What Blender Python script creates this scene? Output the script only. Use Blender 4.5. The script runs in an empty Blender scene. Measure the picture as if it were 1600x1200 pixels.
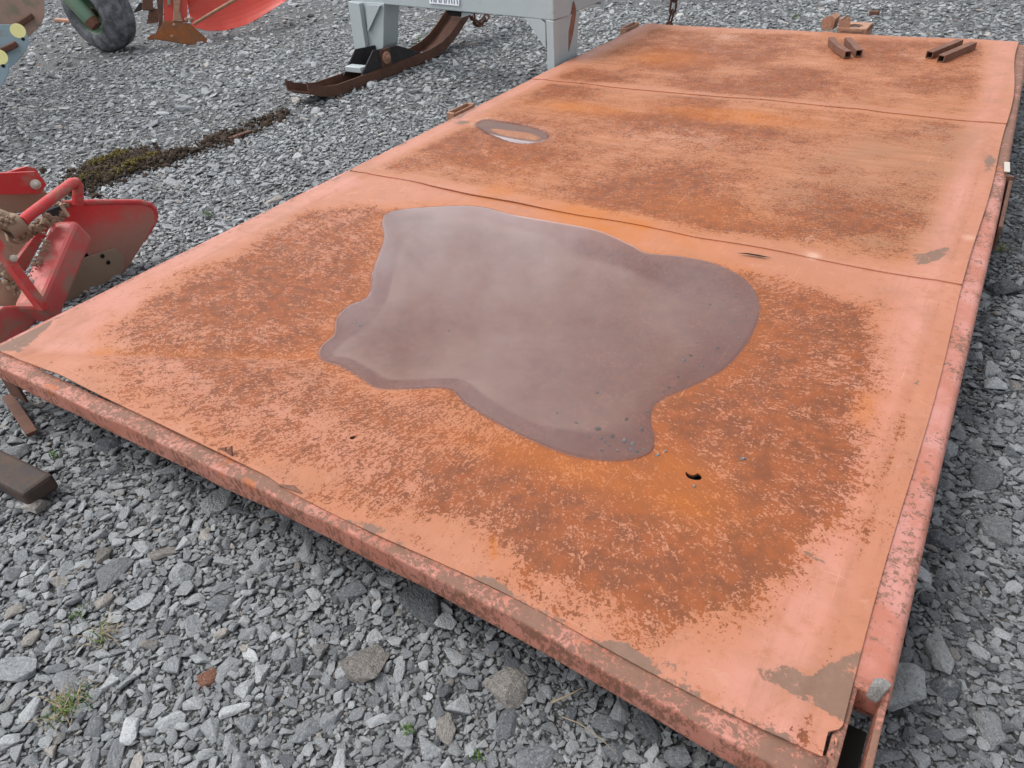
import bpy, bmesh, math, random
import numpy as np
from mathutils import Vector, Matrix
random.seed(7); rng = np.random.default_rng(7)
sc = bpy.context.scene
R = math.radians

# ------------------------------------------------------------------ camera
CAM_H = 1.27
FOC = 1133.0
_d1 = np.array([-1288 - 800, -78 - 600, FOC]); _d1 /= np.linalg.norm(_d1)
_d2 = np.array([1712 - 800, -316 - 600, FOC]); _d2 /= np.linalg.norm(_d2)
_X = -_d1; _Y = _d2 - (_d2 @ _d1) * _d1; _Y /= np.linalg.norm(_Y); _Z = np.cross(_X, _Y)
RW = np.stack([_X, _Y, _Z])                     # world from camera (x right, y down, z forward)
cam = bpy.data.cameras.new('camera'); camo = bpy.data.objects.new('camera', cam)
sc.collection.objects.link(camo); sc.camera = camo
cam.sensor_width = 36; cam.lens = FOC / 1600 * 36; cam.clip_start = 0.02; cam.clip_end = 600
_m = Matrix.Identity(4)
for i in range(3):
    _m[i][0] = RW[i, 0]; _m[i][1] = -RW[i, 1]; _m[i][2] = -RW[i, 2]
_m[2][3] = CAM_H
camo.matrix_world = _m

# ------------------------------------------------------------------ sky, sun, exposure
SUN_EL, SUN_AZ = R(62), R(-112)                 # overcast: soft light from high on the left
w = bpy.data.worlds.new('World'); sc.world = w; w.use_nodes = True
wn = w.node_tree; bg = wn.nodes['Background']
sky = wn.nodes.new('ShaderNodeTexSky'); sky.sky_type = 'NISHITA'; sky.sun_disc = False
sky.sun_elevation = SUN_EL; sky.sun_rotation = SUN_AZ
sky.air_density = 1.0; sky.dust_density = 4.0; sky.ozone_density = 1.0
hs = wn.nodes.new('ShaderNodeHueSaturation'); hs.inputs['Saturation'].default_value = 0.22; hs.inputs['Value'].default_value = 2.2; wn.links.new(sky.outputs[0], hs.inputs['Color']); 
tc = wn.nodes.new('ShaderNodeTexCoord'); cn = wn.nodes.new('ShaderNodeTexNoise'); cn.inputs['Scale'].default_value = 3.2; cn.inputs['Detail'].default_value = 5; cn.inputs['Roughness'].default_value = .58
cr = wn.nodes.new('ShaderNodeMapRange'); cr.interpolation_type = 'SMOOTHSTEP'; cm_ = wn.nodes.new('ShaderNodeMix'); cm_.data_type = 'RGBA'; cm_.blend_type = 'MULTIPLY'; cm_.inputs[0].default_value = 1
for i_, v_ in ((1, .32), (2, .68), (3, .42), (4, 1.75)): cr.inputs[i_].default_value = v_
wn.links.new(tc.outputs['Generated'], cn.inputs['Vector']); wn.links.new(cn.outputs['Fac'], cr.inputs[0])      # thin and thick cloud
wn.links.new(hs.outputs[0], cm_.inputs[6]); wn.links.new(cr.outputs[0], cm_.inputs[7]); 
_r = RW @ np.array([690 - 800, 385 - 600, FOC]); _r[2] *= -1; _r /= np.linalg.norm(_r)                           # added brightening of the sky, aimed where the large puddle mirrors it
vd = wn.nodes.new('ShaderNodeVectorMath'); vd.operation = 'DOT_PRODUCT'; vd.inputs[1].default_value = tuple(_r); vn_ = wn.nodes.new('ShaderNodeVectorMath'); vn_.operation = 'NORMALIZE'
br = wn.nodes.new('ShaderNodeMapRange'); br.interpolation_type = 'SMOOTHSTEP'; bm_ = wn.nodes.new('ShaderNodeMix'); bm_.data_type = 'RGBA'; bm_.blend_type = 'MULTIPLY'; bm_.inputs[0].default_value = 1
for i_, v_ in ((1, .90), (2, .998), (3, 1), (4, 1.75)): br.inputs[i_].default_value = v_
wn.links.new(tc.outputs['Generated'], vn_.inputs[0]); wn.links.new(vn_.outputs[0], vd.inputs[0]); wn.links.new(vd.outputs['Value'], br.inputs[0])
wn.links.new(cm_.outputs[2], bm_.inputs[6]); wn.links.new(br.outputs[0], bm_.inputs[7]); wn.links.new(bm_.outputs[2], bg.inputs[0])
bg.inputs[1].default_value = 0.15
sl = bpy.data.lights.new('sun', 'SUN'); sl.energy = 0.7; sl.angle = R(16); sl.color = (1, .97, .93)
so = bpy.data.objects.new('sun', sl); sc.collection.objects.link(so)
sd = Vector((math.sin(SUN_AZ) * math.cos(SUN_EL), math.cos(SUN_AZ) * math.cos(SUN_EL), math.sin(SUN_EL)))
so.rotation_euler = sd.to_track_quat('Z', 'Y').to_euler(); so.location = sd * 20
sc.view_settings.view_transform = 'Standard'; sc.view_settings.look = 'None'
sc.view_settings.gamma = 1; sc.view_settings.exposure = -0.42

# ------------------------------------------------------------------ pixel rays onto real planes
def ray(px, py): return Vector(RW @ np.array([px - 800, py - 600, FOC]))
ORG = Vector((0, 0, CAM_H))
def PN(px, py, p0, n):
    d = ray(px, py); n = Vector(n); return ORG + d * ((Vector(p0) - ORG).dot(n) / d.dot(n))
def P(px, py, z=0.0): return PN(px, py, (0, 0, z), (0, 0, 1))
def PX(px, py, x): return PN(px, py, (x, 0, 0), (1, 0, 0))
def PY(px, py, y): return PN(px, py, (0, y, 0), (0, 1, 0))
def proj(x, y, z):
    v = RW.T @ np.stack([x, y, z - CAM_H]); return 800 + FOC * v[0] / v[2], 600 + FOC * v[1] / v[2], v[2]

# ------------------------------------------------------------------ node helper
class T:
    def __init__(s, name):
        s.m = bpy.data.materials.new(name); s.m.use_nodes = True; s.nt = s.m.node_tree; s.nt.nodes.clear()
    def node(s, t, ins=None, **props):
        n = s.nt.nodes.new(t)
        for k, v in props.items(): setattr(n, k, v)
        for k, v in (ins or {}).items():
            if isinstance(v, bpy.types.NodeSocket): s.nt.links.new(v, n.inputs[k])
            elif v is not None:
                if isinstance(v, tuple) and len(v) == 3 and n.inputs[k].type == 'RGBA': v = (*v, 1)
                n.inputs[k].default_value = v
        return n
    def co(s): return s.node('ShaderNodeTexCoord').outputs['Object']
    def mapv(s, vec, scale=(1, 1, 1), rot=(0, 0, 0), loc=(0, 0, 0)):
        return s.node('ShaderNodeMapping', {'Vector': vec, 'Scale': scale, 'Rotation': rot, 'Location': loc}).outputs[0]
    def noise(s, vec, scale, detail=3, rough=.55, dist=0):
        return s.node('ShaderNodeTexNoise', {'Vector': vec, 'Scale': scale, 'Detail': detail, 'Roughness': rough, 'Distortion': dist}).outputs['Fac']
    def noisec(s, vec, scale, detail=2):
        return s.node('ShaderNodeTexNoise', {'Vector': vec, 'Scale': scale, 'Detail': detail}).outputs['Color']
    def voro(s, vec, scale, feature='F1', out='Distance'):
        return s.node('ShaderNodeTexVoronoi', {'Vector': vec, 'Scale': scale}, feature=feature).outputs[out]
    def ma(s, op, a, b=0.0, c=None, clamp=False):
        ins = {0: a, 1: b}
        if c is not None: ins[2] = c
        return s.node('ShaderNodeMath', ins, operation=op, use_clamp=clamp).outputs[0]
    def mul(s, a, b): return s.ma('MULTIPLY', a, b)
    def add(s, a, b): return s.ma('ADD', a, b)
    def sub(s, a, b): return s.ma('SUBTRACT', a, b)
    def mx(s, a, b): return s.ma('MAXIMUM', a, b)
    def ss(s, v, lo, hi, a=0.0, b=1.0):
        return s.node('ShaderNodeMapRange', {0: v, 1: lo, 2: hi, 3: a, 4: b}, interpolation_type='SMOOTHSTEP').outputs[0]
    def mix(s, f, a, b, blend='MIX'):
        n = s.node('ShaderNodeMix', data_type='RGBA', blend_type=blend)
        for i, v in ((0, f), (6, a), (7, b)):
            if isinstance(v, bpy.types.NodeSocket): s.nt.links.new(v, n.inputs[i])
            else: n.inputs[i].default_value = v if i == 0 else (*v[:3], 1)
        return n.outputs[2]
    def attr(s, name, typ='GEOMETRY', out='Fac'):
        return s.node('ShaderNodeAttribute', attribute_name=name, attribute_type=typ).outputs[out]
    def bump(s, h, strength=.3, dist=.002, nrm=None):
        return s.node('ShaderNodeBump', {'Height': h, 'Strength': strength, 'Distance': dist, 'Normal': nrm}).outputs[0]
    def finish(s, col, rough=.7, nrm=None, metal=0.0, spec=.4):
        b = s.node('ShaderNodeBsdfPrincipled', {'Base Color': col, 'Roughness': rough, 'Metallic': metal, 'Specular IOR Level': spec, 'Normal': nrm})
        s.node('ShaderNodeOutputMaterial', {'Surface': b.outputs[0]}); return s.m

def warp(t, co, scale, amt):
    n = t.noisec(co, scale)
    v = t.node('ShaderNodeVectorMath', {0: n, 1: (.5, .5, .5)}, operation='SUBTRACT').outputs[0]
    v = t.node('ShaderNodeVectorMath', {0: v, 3: amt}, operation='SCALE').outputs[0]
    return t.node('ShaderNodeVectorMath', {0: co, 1: v}, operation='ADD').outputs[0]

# ------------------------------------------------------------------ materials
def deck_material():
    t = T('rusty_deck_paint'); co = t.co()
    A = {k: t.attr(k) for k in ('rust', 'stain', 'bare', 'pink', 'wet', 'inner_tint', 'olive', 'pale')}
    flow = t.attr('flow', out='Vector')
    big = t.noise(co, 2.3, 4, .6); mid = t.noise(co, 14, 4, .6)
    base = t.mix(t.ss(big, .35, .68), (.375, .150, .082), (.415, .175, .105))
    base = t.mix(t.ss(mid, .4, .75, 0, .5), base, (.41, .185, .125))
    base = t.mix(t.mul(A['pink'], t.ss(t.noise(co, 7, 5, .65), .25, .62, .25, 1)), base, (.455, .205, .155))
    base = t.mix(t.ss(t.noise(co, 60, 3, .6), .55, .8, 0, .25), base, (.34, .125, .068))
    grime = t.noise(warp(t, co, 3, .3), 5, 7, .7)
    base = t.mix(t.ss(grime, .47, .68, 0, .55), base, (.30, .140, .085))
    base = t.mix(t.ss(t.noise(t.mapv(co, (60, 5, 1), (0, 0, .08)), 1, 5, .7), .52, .70, 0, .35), base, (.28, .115, .065))
    mot = t.noise(warp(t, co, 12, .06), 34, 6, .72)
    base = t.mix(t.ss(mot, .50, .68, 0, .55), base, (.33, .125, .062))
    base = t.mix(t.ss(t.noise(warp(t, co, 4, .2), 20, 6, .72), .56, .70, 0, .35), base, (.50, .27, .19))
    # soft rusty tint under the flecks
    tint = t.mul(A['rust'], t.ss(t.noise(warp(t, co, 5, .1), 9, 4, .62), .25, .7, .25, .95))
    brush = t.noise(warp(t, t.mapv(co, (3, 34, 1), (0, 0, .12)), 2, .4), 1, 5, .7)
    base = t.mix(t.mul(t.attr('far'), t.ss(brush, .34, .64, .15, 1)), t.mix(t.attr('far'), base, (.43, .180, .092)), (.30, .115, .045))
    base = t.mix(t.mul(tint, .62), base, (.32, .112, .046))
    base = t.mix(t.mul(A['stain'], t.ss(t.noise(co, 6, 5, .65), .2, .7, .3, 1)), base, (.40, .125, .020))
    ol = t.mul(A['olive'], t.ss(t.noise(co, 6, 6, .7), .25, .7, .15, .75))
    base = t.mix(ol, base, (.27, .128, .068))
    base = t.mix(t.mul(A['pale'], t.ss(t.noise(co, 11, 4, .6), .35, .7, .1, .85)), base, (.58, .37, .28))
    # rust flecks : short dashes along the run off direction
    w1 = warp(t, co, 18, .022)
    f1 = t.noise(w1, 200, 3, .66)
    f2 = t.noise(t.mapv(flow, (34, 175, 1)), 1.0, 3, .65, .6)
    f3 = t.noise(w1, 88, 4, .66)
    fl = t.add(t.add(t.mul(f1, .42), t.mul(f2, .28)), t.mul(f3, .30))
    patch = t.ss(t.noise(co, 9, 5, .66), .28, .70, -.20, .20)
    thr = t.sub(.635, t.mul(t.add(A['rust'], patch), .190))
    fm = t.ss(t.sub(fl, thr), -.018, .034)
    fm = t.mul(fm, t.ss(A['rust'], .02, .30))
    fcol = t.mix(t.ss(t.noise(co, 30, 3), .35, .65), (.225, .060, .016), (.145, .044, .017))
    fcol = t.mix(t.mul(A['stain'], .6), fcol, (.34, .095, .014))
    col = t.mix(t.mul(fm, .94), base, fcol)
    # chips of dirt and old primer in the painted borders
    ch = t.ss(t.noise(warp(t, co, 30, .02), 85, 4, .7), .66, .70)
    ch = t.mul(ch, t.ss(t.noise(co, 9, 3), .36, .58))
    ch = t.mx(ch, t.mul(t.ss(t.noise(co, 230, 2, .6), .66, .72), t.ss(t.noise(co, 6, 3), .45, .6)))
    col = t.mix(t.mul(ch, .8), col, (.30, .115, .06))
    # bare, dirty steel with a flaked edge
    bm = t.add(A['bare'], t.add(t.mul(t.sub(t.noise(warp(t, co, 25, .03), 24, 7, .74), .5), 1.3), t.mul(t.sub(t.noise(co, 130, 4, .7), .5), .55)))
    bm = t.mul(t.ss(bm, .43, .53), t.ss(A['bare'], .05, .2))
    bcol = t.mix(t.noise(co, 120, 4, .7), (.12, .066, .045), (.26, .155, .110))
    bcol = t.mix(t.ss(t.noise(co, 60, 5, .7), .45, .65, 0, .7), bcol, (.17, .095, .060))
    col = t.mix(bm, col, bcol)
    # fine scratches
    s1 = t.noise(t.mapv(co, (220, 3, 1), (0, 0, .5)), 1, 2, .5); s2 = t.noise(t.mapv(co, (4, 240, 1), (0, 0, -.25)), 1, 2, .5)
    scr = t.mul(t.ss(t.mx(s1, s2), .715, .735), t.ss(t.noise(co, 4, 3), .5, .65))
    col = t.mix(t.mul(scr, .45), col, (.74, .40, .27))
    # water darkens, the inner tint lightens
    wetc = t.mix(.62, col, (.115, .054, .050))
    col = t.mix(A['wet'], col, wetc)
    itint = t.mul(A['inner_tint'], t.ss(t.noise(warp(t, co, 3, .25), 4.5, 6, .68), .25, .68, .45, 1))
    col = t.mix(t.mul(itint, .95), col, t.mix(t.noise(co, 2.2, 5, .7), (.262, .176, .158), (.40, .272, .185)))
    h = t.add(t.mul(fm, -.35), t.mul(t.noise(co, 260, 3, .7), .5)); h = t.add(h, t.mul(bm, -.5)); h = t.add(h, t.mul(t.noise(co, 22, 4), .9)); h = t.mul(h, t.sub(1.0, t.mul(A['wet'], .92)))
    nrm = t.bump(h, .5, .0012)
    rough = t.add(t.mul(fm, .14), t.ss(mid, .3, .7, .50, .64))
    rough = t.mix(A['wet'], rough, (.3, .3, .3))
    return t.finish(col, rough, nrm, 0, t.mul(t.sub(1.0, A['wet']), .33))

def beam_material(name, rust=.5, pinkish=.5):
    t = T(name); co = t.co(); ge = t.node('ShaderNodeNewGeometry')
    n1 = t.noise(co, 9, 5, .65)
    base = t.mix(t.ss(n1, .35, .65), (.37, .135, .09), (.45, .205, .17) if pinkish > .4 else (.42, .18, .135))
    base = t.mix(t.ss(t.noise(co, 40, 4, .65), .5, .72, 0, .55), base, (.36, .125, .08))
    f = t.add(t.mul(t.noise(warp(t, t.mapv(co, (1, 1, .55)), 24, .025), 105, 6, .72), .62), t.mul(t.noise(co, 12, 6, .66), .38))
    yv = t.node('ShaderNodeSeparateXYZ', {0: co}).outputs[1]
    f = t.add(f, t.ss(yv, 2.5, 3.4, 0, .10))
    upm = t.node('ShaderNodeSeparateXYZ', {0: ge.outputs['Normal']}).outputs[2]
    f = t.add(f, t.mul(t.mul(t.ss(upm, .3, .9), t.ss(t.noise(co, 5, 4, .65), .35, .6)), .10 * rust))
    fm = t.ss(f, .585 - .16 * rust, .645 - .14 * rust)
    fcol = t.mix(t.noise(co, 90, 4, .7), (.10, .055, .037), (.23, .135, .095))
    up = t.node('ShaderNodeSeparateXYZ', {0: ge.outputs['Normal']}).outputs[2]
    fcol = t.mix(t.ss(up, .2, .8, .65, .1), fcol, (.17, .065, .036))
    col = t.mix(t.mul(fm, .9), base, fcol)
    col = t.mix(t.ss(t.noise(co, 16, 3), .66, .74, 0, .6), col, (.42, .12, .03))
    h = t.add(t.mul(fm, -.6), t.mul(t.noise(co, 200, 4, .7), .6))
    return t.finish(col, t.ss(fm, 0, 1, .5, .78), t.bump(h, .55, .0014), 0, .38)

def paint(name, c1, c2, dust=(.30, .22, .16), dust_amt=.35, chip=(.05, .035, .03), chip_amt=.3, rough=.42, zdust=None):
    t = T(name); co = t.co()
    base = t.mix(t.noise(co, 6, 4), c1, c2)
    d = t.ss(t.noise(warp(t, co, 8, .08), 13, 5, .68), .62 - .4 * dust_amt, .82 - .3 * dust_amt)
    if zdust:
        z = t.node('ShaderNodeSeparateXYZ', {0: co}).outputs[2]
        z = t.add(z, t.mul(t.sub(t.noise(co, 18, 5, .7), .5), .16))
        d = t.mx(t.mul(d, .6), t.ss(z, zdust[0], zdust[1], 0.95, 0))
    col = t.mix(t.mul(d, .85), base, t.mix(t.noise(co, 70, 4), dust, tuple(x * .75 for x in dust)))
    c = t.ss(t.noise(warp(t, co, 20, .03), 42, 5, .7), .78 - .25 * chip_amt, .81 - .25 * chip_amt)
    col = t.mix(t.mul(c, .85), col, chip)
    return t.finish(col, t.ss(d, 0, 1, rough, .85), t.bump(t.add(t.noise(co, 150, 4, .7), t.mul(c, -.6)), .3, .001), 0, .45)

def rusty(name, c1, c2, c3, scale=18):
    t = T(name); co = t.co()
    col = t.mix(t.ss(t.noise(warp(t, co, 6, .1), scale, 5, .68), .35, .65), c1, c2)
    col = t.mix(t.ss(t.noise(co, scale * 5, 4, .7), .5, .7, 0, .8), col, c3)
    return t.finish(col, .75, t.bump(t.noise(co, 170, 4, .72), .5, .0012), .15, .35)

def stone_material(instanced):
    t = T('gravel_stone' if instanced else 'loose_stone'); co = t.co()
    if instanced:
        tone = t.attr('tone', 'INSTANCER'); hue = t.attr('hue', 'INSTANCER')
        co = t.node('ShaderNodeVectorMath', {0: co, 1: t.node('ShaderNodeCombineXYZ', {0: t.mul(tone, 37.0), 1: t.mul(hue, 91.0), 2: 0.0}).outputs[0]}, operation='ADD').outputs[0]
    else:
        tone = t.attr('tone', 'OBJECT'); hue = t.attr('hue', 'OBJECT')
    g = t.mix(tone, (.072, .079, .089), (.485, .508, .522))
    tan = t.mix(tone, (.15, .125, .10), (.55, .485, .41))
    brn = (.36, .13, .055)
    col = t.mix(t.ss(hue, .80, .92, 0, .75), g, tan); col = t.mix(t.ss(hue, .985, .99), col, brn)
    sp = t.noise(co, 5.5, 5, .75); vein = t.noise(t.mapv(co, (2, 2, 9), (.5, .3, 0)), 1, 3, .6, .6)
    col = t.mix(t.ss(sp, .52, .66, 0, .75), col, t.mix(tone, (.25, .26, .27), (.66, .66, .64)))
    col = t.mix(t.ss(sp, .49, .34, 0, .75), col, t.mix(tone, (.03, .033, .038), (.20, .21, .22)))
    col = t.mix(t.ss(vein, .6, .7, 0, .35), col, (.5, .49, .47))
    s2_ = t.noise(co, 15, 3, .8)
    col = t.mix(t.ss(s2_, .54, .66, 0, .55), col, t.mix(tone, (.20, .21, .22), (.70, .71, .70))); col = t.mix(t.ss(s2_, .47, .36, 0, .55), col, t.mix(tone, (.03, .033, .04), (.16, .17, .185)))
    h = t.add(t.mul(t.noise(co, 3.2, 5, .7), 1.2), t.mul(t.noise(co, 14, 3, .7), .35))
    return t.finish(col, .82, t.bump(h, .75, .010 if instanced else .10), 0, .3)

def ground_material():
    t = T('crushed_stone_ground'); co = t.co()
    v = t.voro(warp(t, co, 60, .014), 130); vc = t.voro(warp(t, co, 60, .014), 130, out='Color')
    v2 = t.voro(warp(t, co, 15, .05), 34); vc2 = t.voro(warp(t, co, 15, .05), 34, out='Color')
    cell = t.node('ShaderNodeSeparateColor', {0: vc}).outputs[0]; cell2 = t.node('ShaderNodeSeparateColor', {0: vc2}).outputs[1]
    col = t.mix(cell, (.07, .073, .076), (.33, .34, .345)); col = t.mix(t.mul(cell2, .5), col, (.18, .185, .19))
    col = t.mix(t.ss(t.noise(co, 1.1, 5, .6), .48, .7, 0, .3), col, (.20, .195, .175))
    col = t.mix(t.ss(v, .38, .62, 0, .9), col, (.03, .03, .03))
    h = t.add(t.mul(v, -1), t.mul(v2, -1.2))
    return t.finish(col, .9, t.bump(h, .8, .008), 0, .25)

M = {}
M['deck'] = deck_material()
M['beam'] = beam_material('beam_paint', .62, .3)
M['rail'] = beam_material('rail_paint', .30, .9)
M['rust'] = rusty('rusty_steel', (.095, .048, .033), (.14, .064, .041), (.055, .035, .028))
M['rust_tube'] = rusty('rusty_tube', (.145, .066, .043), (.20, .098, .066), (.09, .045, .032))
M['rust_light'] = rusty('rusty_bracket', (.33, .18, .12), (.40, .23, .155), (.2, .09, .05))
M['share'] = rusty('share_steel', (.26, .085, .025), (.17, .085, .05), (.34, .12, .03), 7)
M['dark'] = rusty('dark_steel', (.022, .023, .026), (.036, .034, .036), (.07, .04, .028), 9)
M['pipe'] = rusty('pipe_steel', (.050, .040, .037), (.085, .052, .036), (.04, .035, .035), 10)
M['red'] = paint('red_paint', (.56, .018, .022), (.64, .04, .045), dust_amt=.12, chip_amt=.05, zdust=(.10, .30))
M['red_clean'] = paint('bright_red_paint', (.44, .020, .024), (.50, .045, .045), dust_amt=.36, chip_amt=.02)
M['red_dust'] = paint('dusty_red_paint', (.48, .045, .048), (.56, .11, .10), dust_amt=.52, chip_amt=.1)
M['dust'] = paint('dried_mud', (.24, .16, .11), (.32, .24, .17), dust_amt=.3, chip_amt=.2, rough=.9)
M['dustpale'] = paint('pale_dried_mud', (.50, .38, .28), (.42, .30, .21), dust_amt=.3, chip_amt=.05, rough=.9)
M['plough_red'] = paint('plough_red_paint', (.52, .03, .018), (.58, .075, .045), dust_amt=.10, chip=(.22, .06, .04), chip_amt=.05, rough=.35)
M['grey'] = paint('grey_frame_paint', (.34, .39, .405), (.40, .445, .455), dust=(.34, .35, .33), dust_amt=.1, chip=(.07, .08, .09), chip_amt=.17, rough=.45)
M['greyrust'] = rusty('rust_streak', (.21, .09, .06), (.28, .14, .10), (.14, .07, .05), 20)
M['green'] = paint('green_rim_paint', (.10, .19, .12), (.14, .23, .16), dust_amt=.35, chip=(.22, .10, .06), chip_amt=.3)
M['rubber'] = paint('worn_rubber', (.05, .053, .06), (.085, .09, .10), dust=(.25, .26, .28), dust_amt=.55, chip=(.03, .03, .03), chip_amt=.2, rough=.7)
M['blue'] = paint('blue_mouldboard_steel', (.20, .29, .33), (.26, .33, .37), dust=(.26, .20, .13), dust_amt=.22, chip=(.2, .1, .06), chip_amt=.1, rough=.35)
M['bluerust'] = paint('weathered_mouldboard', (.26, .17, .13), (.34, .20, .15), dust=(.20, .19, .13), dust_amt=.45, chip=(.3, .12, .08), chip_amt=.1, rough=.4)
M['yellow'] = paint('yellow_sticker', (.80, .74, .30), (.82, .78, .36), dust_amt=.03, chip_amt=0)
M['white'] = paint('white_plate', (.80, .82, .86), (.84, .85, .88), dust_amt=.02, chip_amt=.02)
M['zinc'] = paint('zinc_bolt', (.42, .38, .33), (.50, .46, .40), dust_amt=.2, chip_amt=.1)
M['ink'] = paint('grey_ink', (.16, .19, .25), (.2, .23, .28), dust_amt=0, chip_amt=0)
M['stone_i'] = stone_material(True); M['stone'] = stone_material(False)
M['ground'] = ground_material()
def simple(name, c1, c2, scale=40):
    t = T(name); co = t.co(); return t.finish(t.mix(t.noise(co, scale, 4), c1, c2), .85, None, 0, .2)
M['grass'] = simple('grass_blade', (.05, .12, .02), (.12, .20, .04))
M['straw'] = simple('dry_straw', (.24, .185, .115), (.36, .29, .19))
M['moss'] = simple('yellow_moss', (.085, .072, .020), (.145, .112, .030))
M['soil'] = simple('dark_clod', (.032, .023, .017), (.085, .06, .042))
M['hole'] = simple('dark_gap', (.01, .009, .008), (.015, .012, .01))

def water_material(name, dcol, turb):
    t = T(name); co = t.co()
    fr = t.node('ShaderNodeFresnel', {'IOR': 1.33}).outputs[0]
    tr = t.node('ShaderNodeBsdfTransparent', {'Color': (.93, .90, .90, 1)}).outputs[0]
    df = t.node('ShaderNodeBsdfDiffuse', {'Color': t.mix(t.noise(co, 4, 4), dcol, tuple(c * .85 for c in dcol))}).outputs[0]
    gl = t.node('ShaderNodeBsdfGlossy', {'Color': (1, 1, 1, 1), 'Roughness': .012}).outputs[0]
    a = t.node('ShaderNodeMixShader', {0: turb, 1: tr, 2: df}).outputs[0]
    b = t.node('ShaderNodeMixShader', {0: fr, 1: a, 2: gl}).outputs[0]
    t.node('ShaderNodeOutputMaterial', {'Surface': b}); return t.m
M['water'] = water_material('rusty_water', (.40, .31, .30), .14)

# ------------------------------------------------------------------ mesh helpers
COL = sc.collection
def link(o): COL.objects.link(o); return o
def tag(o, label=None, cat=None, group=None, kind=None):
    if label: o['label'] = label
    if cat: o['category'] = cat
    if group: o['group'] = group
    if kind: o['kind'] = kind
    return o
def thing(name, loc, label, cat, group=None):
    o = bpy.data.objects.new(name, None); o.location = loc; o.empty_display_size = .1
    link(o); return tag(o, label, cat, group)
class MB:
    def __init__(s): s.v = []; s.f = []; s.sm = []
    def addm(s, vs, fs, smooth=False):
        b = len(s.v); s.v += [Vector(v) for v in vs]; s.f += [tuple(i + b for i in f) for f in fs]; s.sm += [smooth] * len(fs); return s
    def box(s, c, size, rot=None, bev=0):
        bm = bmesh.new(); bmesh.ops.create_cube(bm, size=1)
        for v in bm.verts: v.co = Vector([v.co[i] * size[i] for i in range(3)])
        if bev: bmesh.ops.bevel(bm, geom=bm.edges[:], offset=bev, segments=2, affect='EDGES', profile=.5)
        mt = (rot.to_4x4() if rot else Matrix.Identity(4)); mt = Matrix.Translation(c) @ mt
        bm.transform(mt); s.bm(bm); return s
    def bm(s, bm, smooth=False):
        bm.verts.index_update(); s.addm([v.co.copy() for v in bm.verts], [[v.index for v in f.verts] for f in bm.faces], smooth); bm.free(); return s
    def bar(s, a, b, w, h, up=(0, 0, 1), bev=.003, square_hole=0):
        a = Vector(a); b = Vector(b); z = (b - a).normalized(); x = Vector(up).cross(z).normalized(); y = z.cross(x)
        rot = Matrix((x, y, z)).transposed()
        if not square_hole: return s.box((a + b) / 2, (w, h, (b - a).length), rot, bev)
        t = square_hole; vs = []; fs = []
        for p in (a, b):
            for (ww, hh) in ((w, h), (w - 2 * t, h - 2 * t)):
                for sx, sy in ((-1, -1), (1, -1), (1, 1), (-1, 1)): vs.append(p + x * sx * ww / 2 + y * sy * hh / 2)
        for i in range(4):
            j = (i + 1) % 4
            fs += [(i, j, 8 + j, 8 + i), (4 + j, 4 + i, 12 + i, 12 + j), (i, 4 + i, 4 + j, j), (8 + i, 8 + j, 12 + j, 12 + i)]
        return s.addm(vs, fs)
    def tube(s, pts, r, n=14, cap=True, closed=False):
        pts = [Vector(p) for p in pts]; rs = r if isinstance(r, (list, tuple)) else [r] * len(pts); vs = []; fs = []; nrm = None; L = len(pts)
        for i, p in enumerate(pts):
            if closed: d = pts[(i + 1) % L] - pts[i - 1]
            else: d = pts[min(i + 1, L - 1)] - pts[max(i - 1, 0)]
            d.normalize()
            if nrm is None: nrm = d.orthogonal().normalized()
            nrm = (nrm - d * nrm.dot(d)).normalized(); bn = d.cross(nrm)
            for k in range(n):
                a = 2 * math.pi * k / n; vs.append(p + (nrm * math.cos(a) + bn * math.sin(a)) * rs[i])
        for i in range(L if closed else L - 1):
            j = (i + 1) % L
            for k in range(n): k2 = (k + 1) % n; fs.append((i * n + k, i * n + k2, j * n + k2, j * n + k))
        s.addm(vs, fs, True)
        if cap and not closed:
            s.addm(vs[:n], [tuple(range(n))[::-1]]); s.addm(vs[-n:], [tuple(range(n))])
        return s
    def prism(s, pts, ext, bev=0):
        """flat outline (list of points) extruded by vector ext"""
        bm = bmesh.new(); vs = [bm.verts.new(Vector(p)) for p in pts]; f = bm.faces.new(vs)
        r = bmesh.ops.extrude_face_region(bm, geom=[f])
        bmesh.ops.translate(bm, vec=Vector(ext), verts=[g for g in r['geom'] if isinstance(g, bmesh.types.BMVert)])
        bmesh.ops.recalc_face_normals(bm, faces=bm.faces[:])
        if bev: bmesh.ops.bevel(bm, geom=bm.edges[:], offset=bev, segments=2, affect='EDGES', profile=.5)
        s.bm(bm); return s
    def lathe(s, prof, c, axis, n=48, smooth=True):
        ax = Vector(axis).normalized(); u = ax.orthogonal().normalized(); v = ax.cross(u); vs = []; fs = []; c = Vector(c); L = len(prof)
        for k in range(n):
            a = 2 * math.pi * k / n; d = u * math.cos(a) + v * math.sin(a)
            for (h, r) in prof: vs.append(c + ax * h + d * r)
        for k in range(n):
            k2 = (k + 1) % n
            for i in range(L - 1): fs.append((k * L + i, k * L + i + 1, k2 * L + i + 1, k2 * L + i))
        return s.addm(vs, fs, smooth)
    def build(s, name, mat, parent=None, solid=0, auto=False):
        me = bpy.data.meshes.new(name); off = Vector((0, 0, 0))
        me.from_pydata([tuple(v) for v in s.v], [], s.f); me.polygons.foreach_set('use_smooth', s.sm); me.materials.append(mat); me.update()
        o = link(bpy.data.objects.new(name, me))
        if parent: attach(o, parent)
        if solid:
            md = o.modifiers.new('thickness', 'SOLIDIFY'); md.thickness = solid; md.offset = -1
        return o
def world_of(o):
    v = Vector(o.location)
    return v + world_of(o.parent) if o.parent else v
def attach(o, parent):                           # mesh data stay in world coordinates, the child is offset back
    o.parent = parent; o.location = -world_of(parent)
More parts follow.
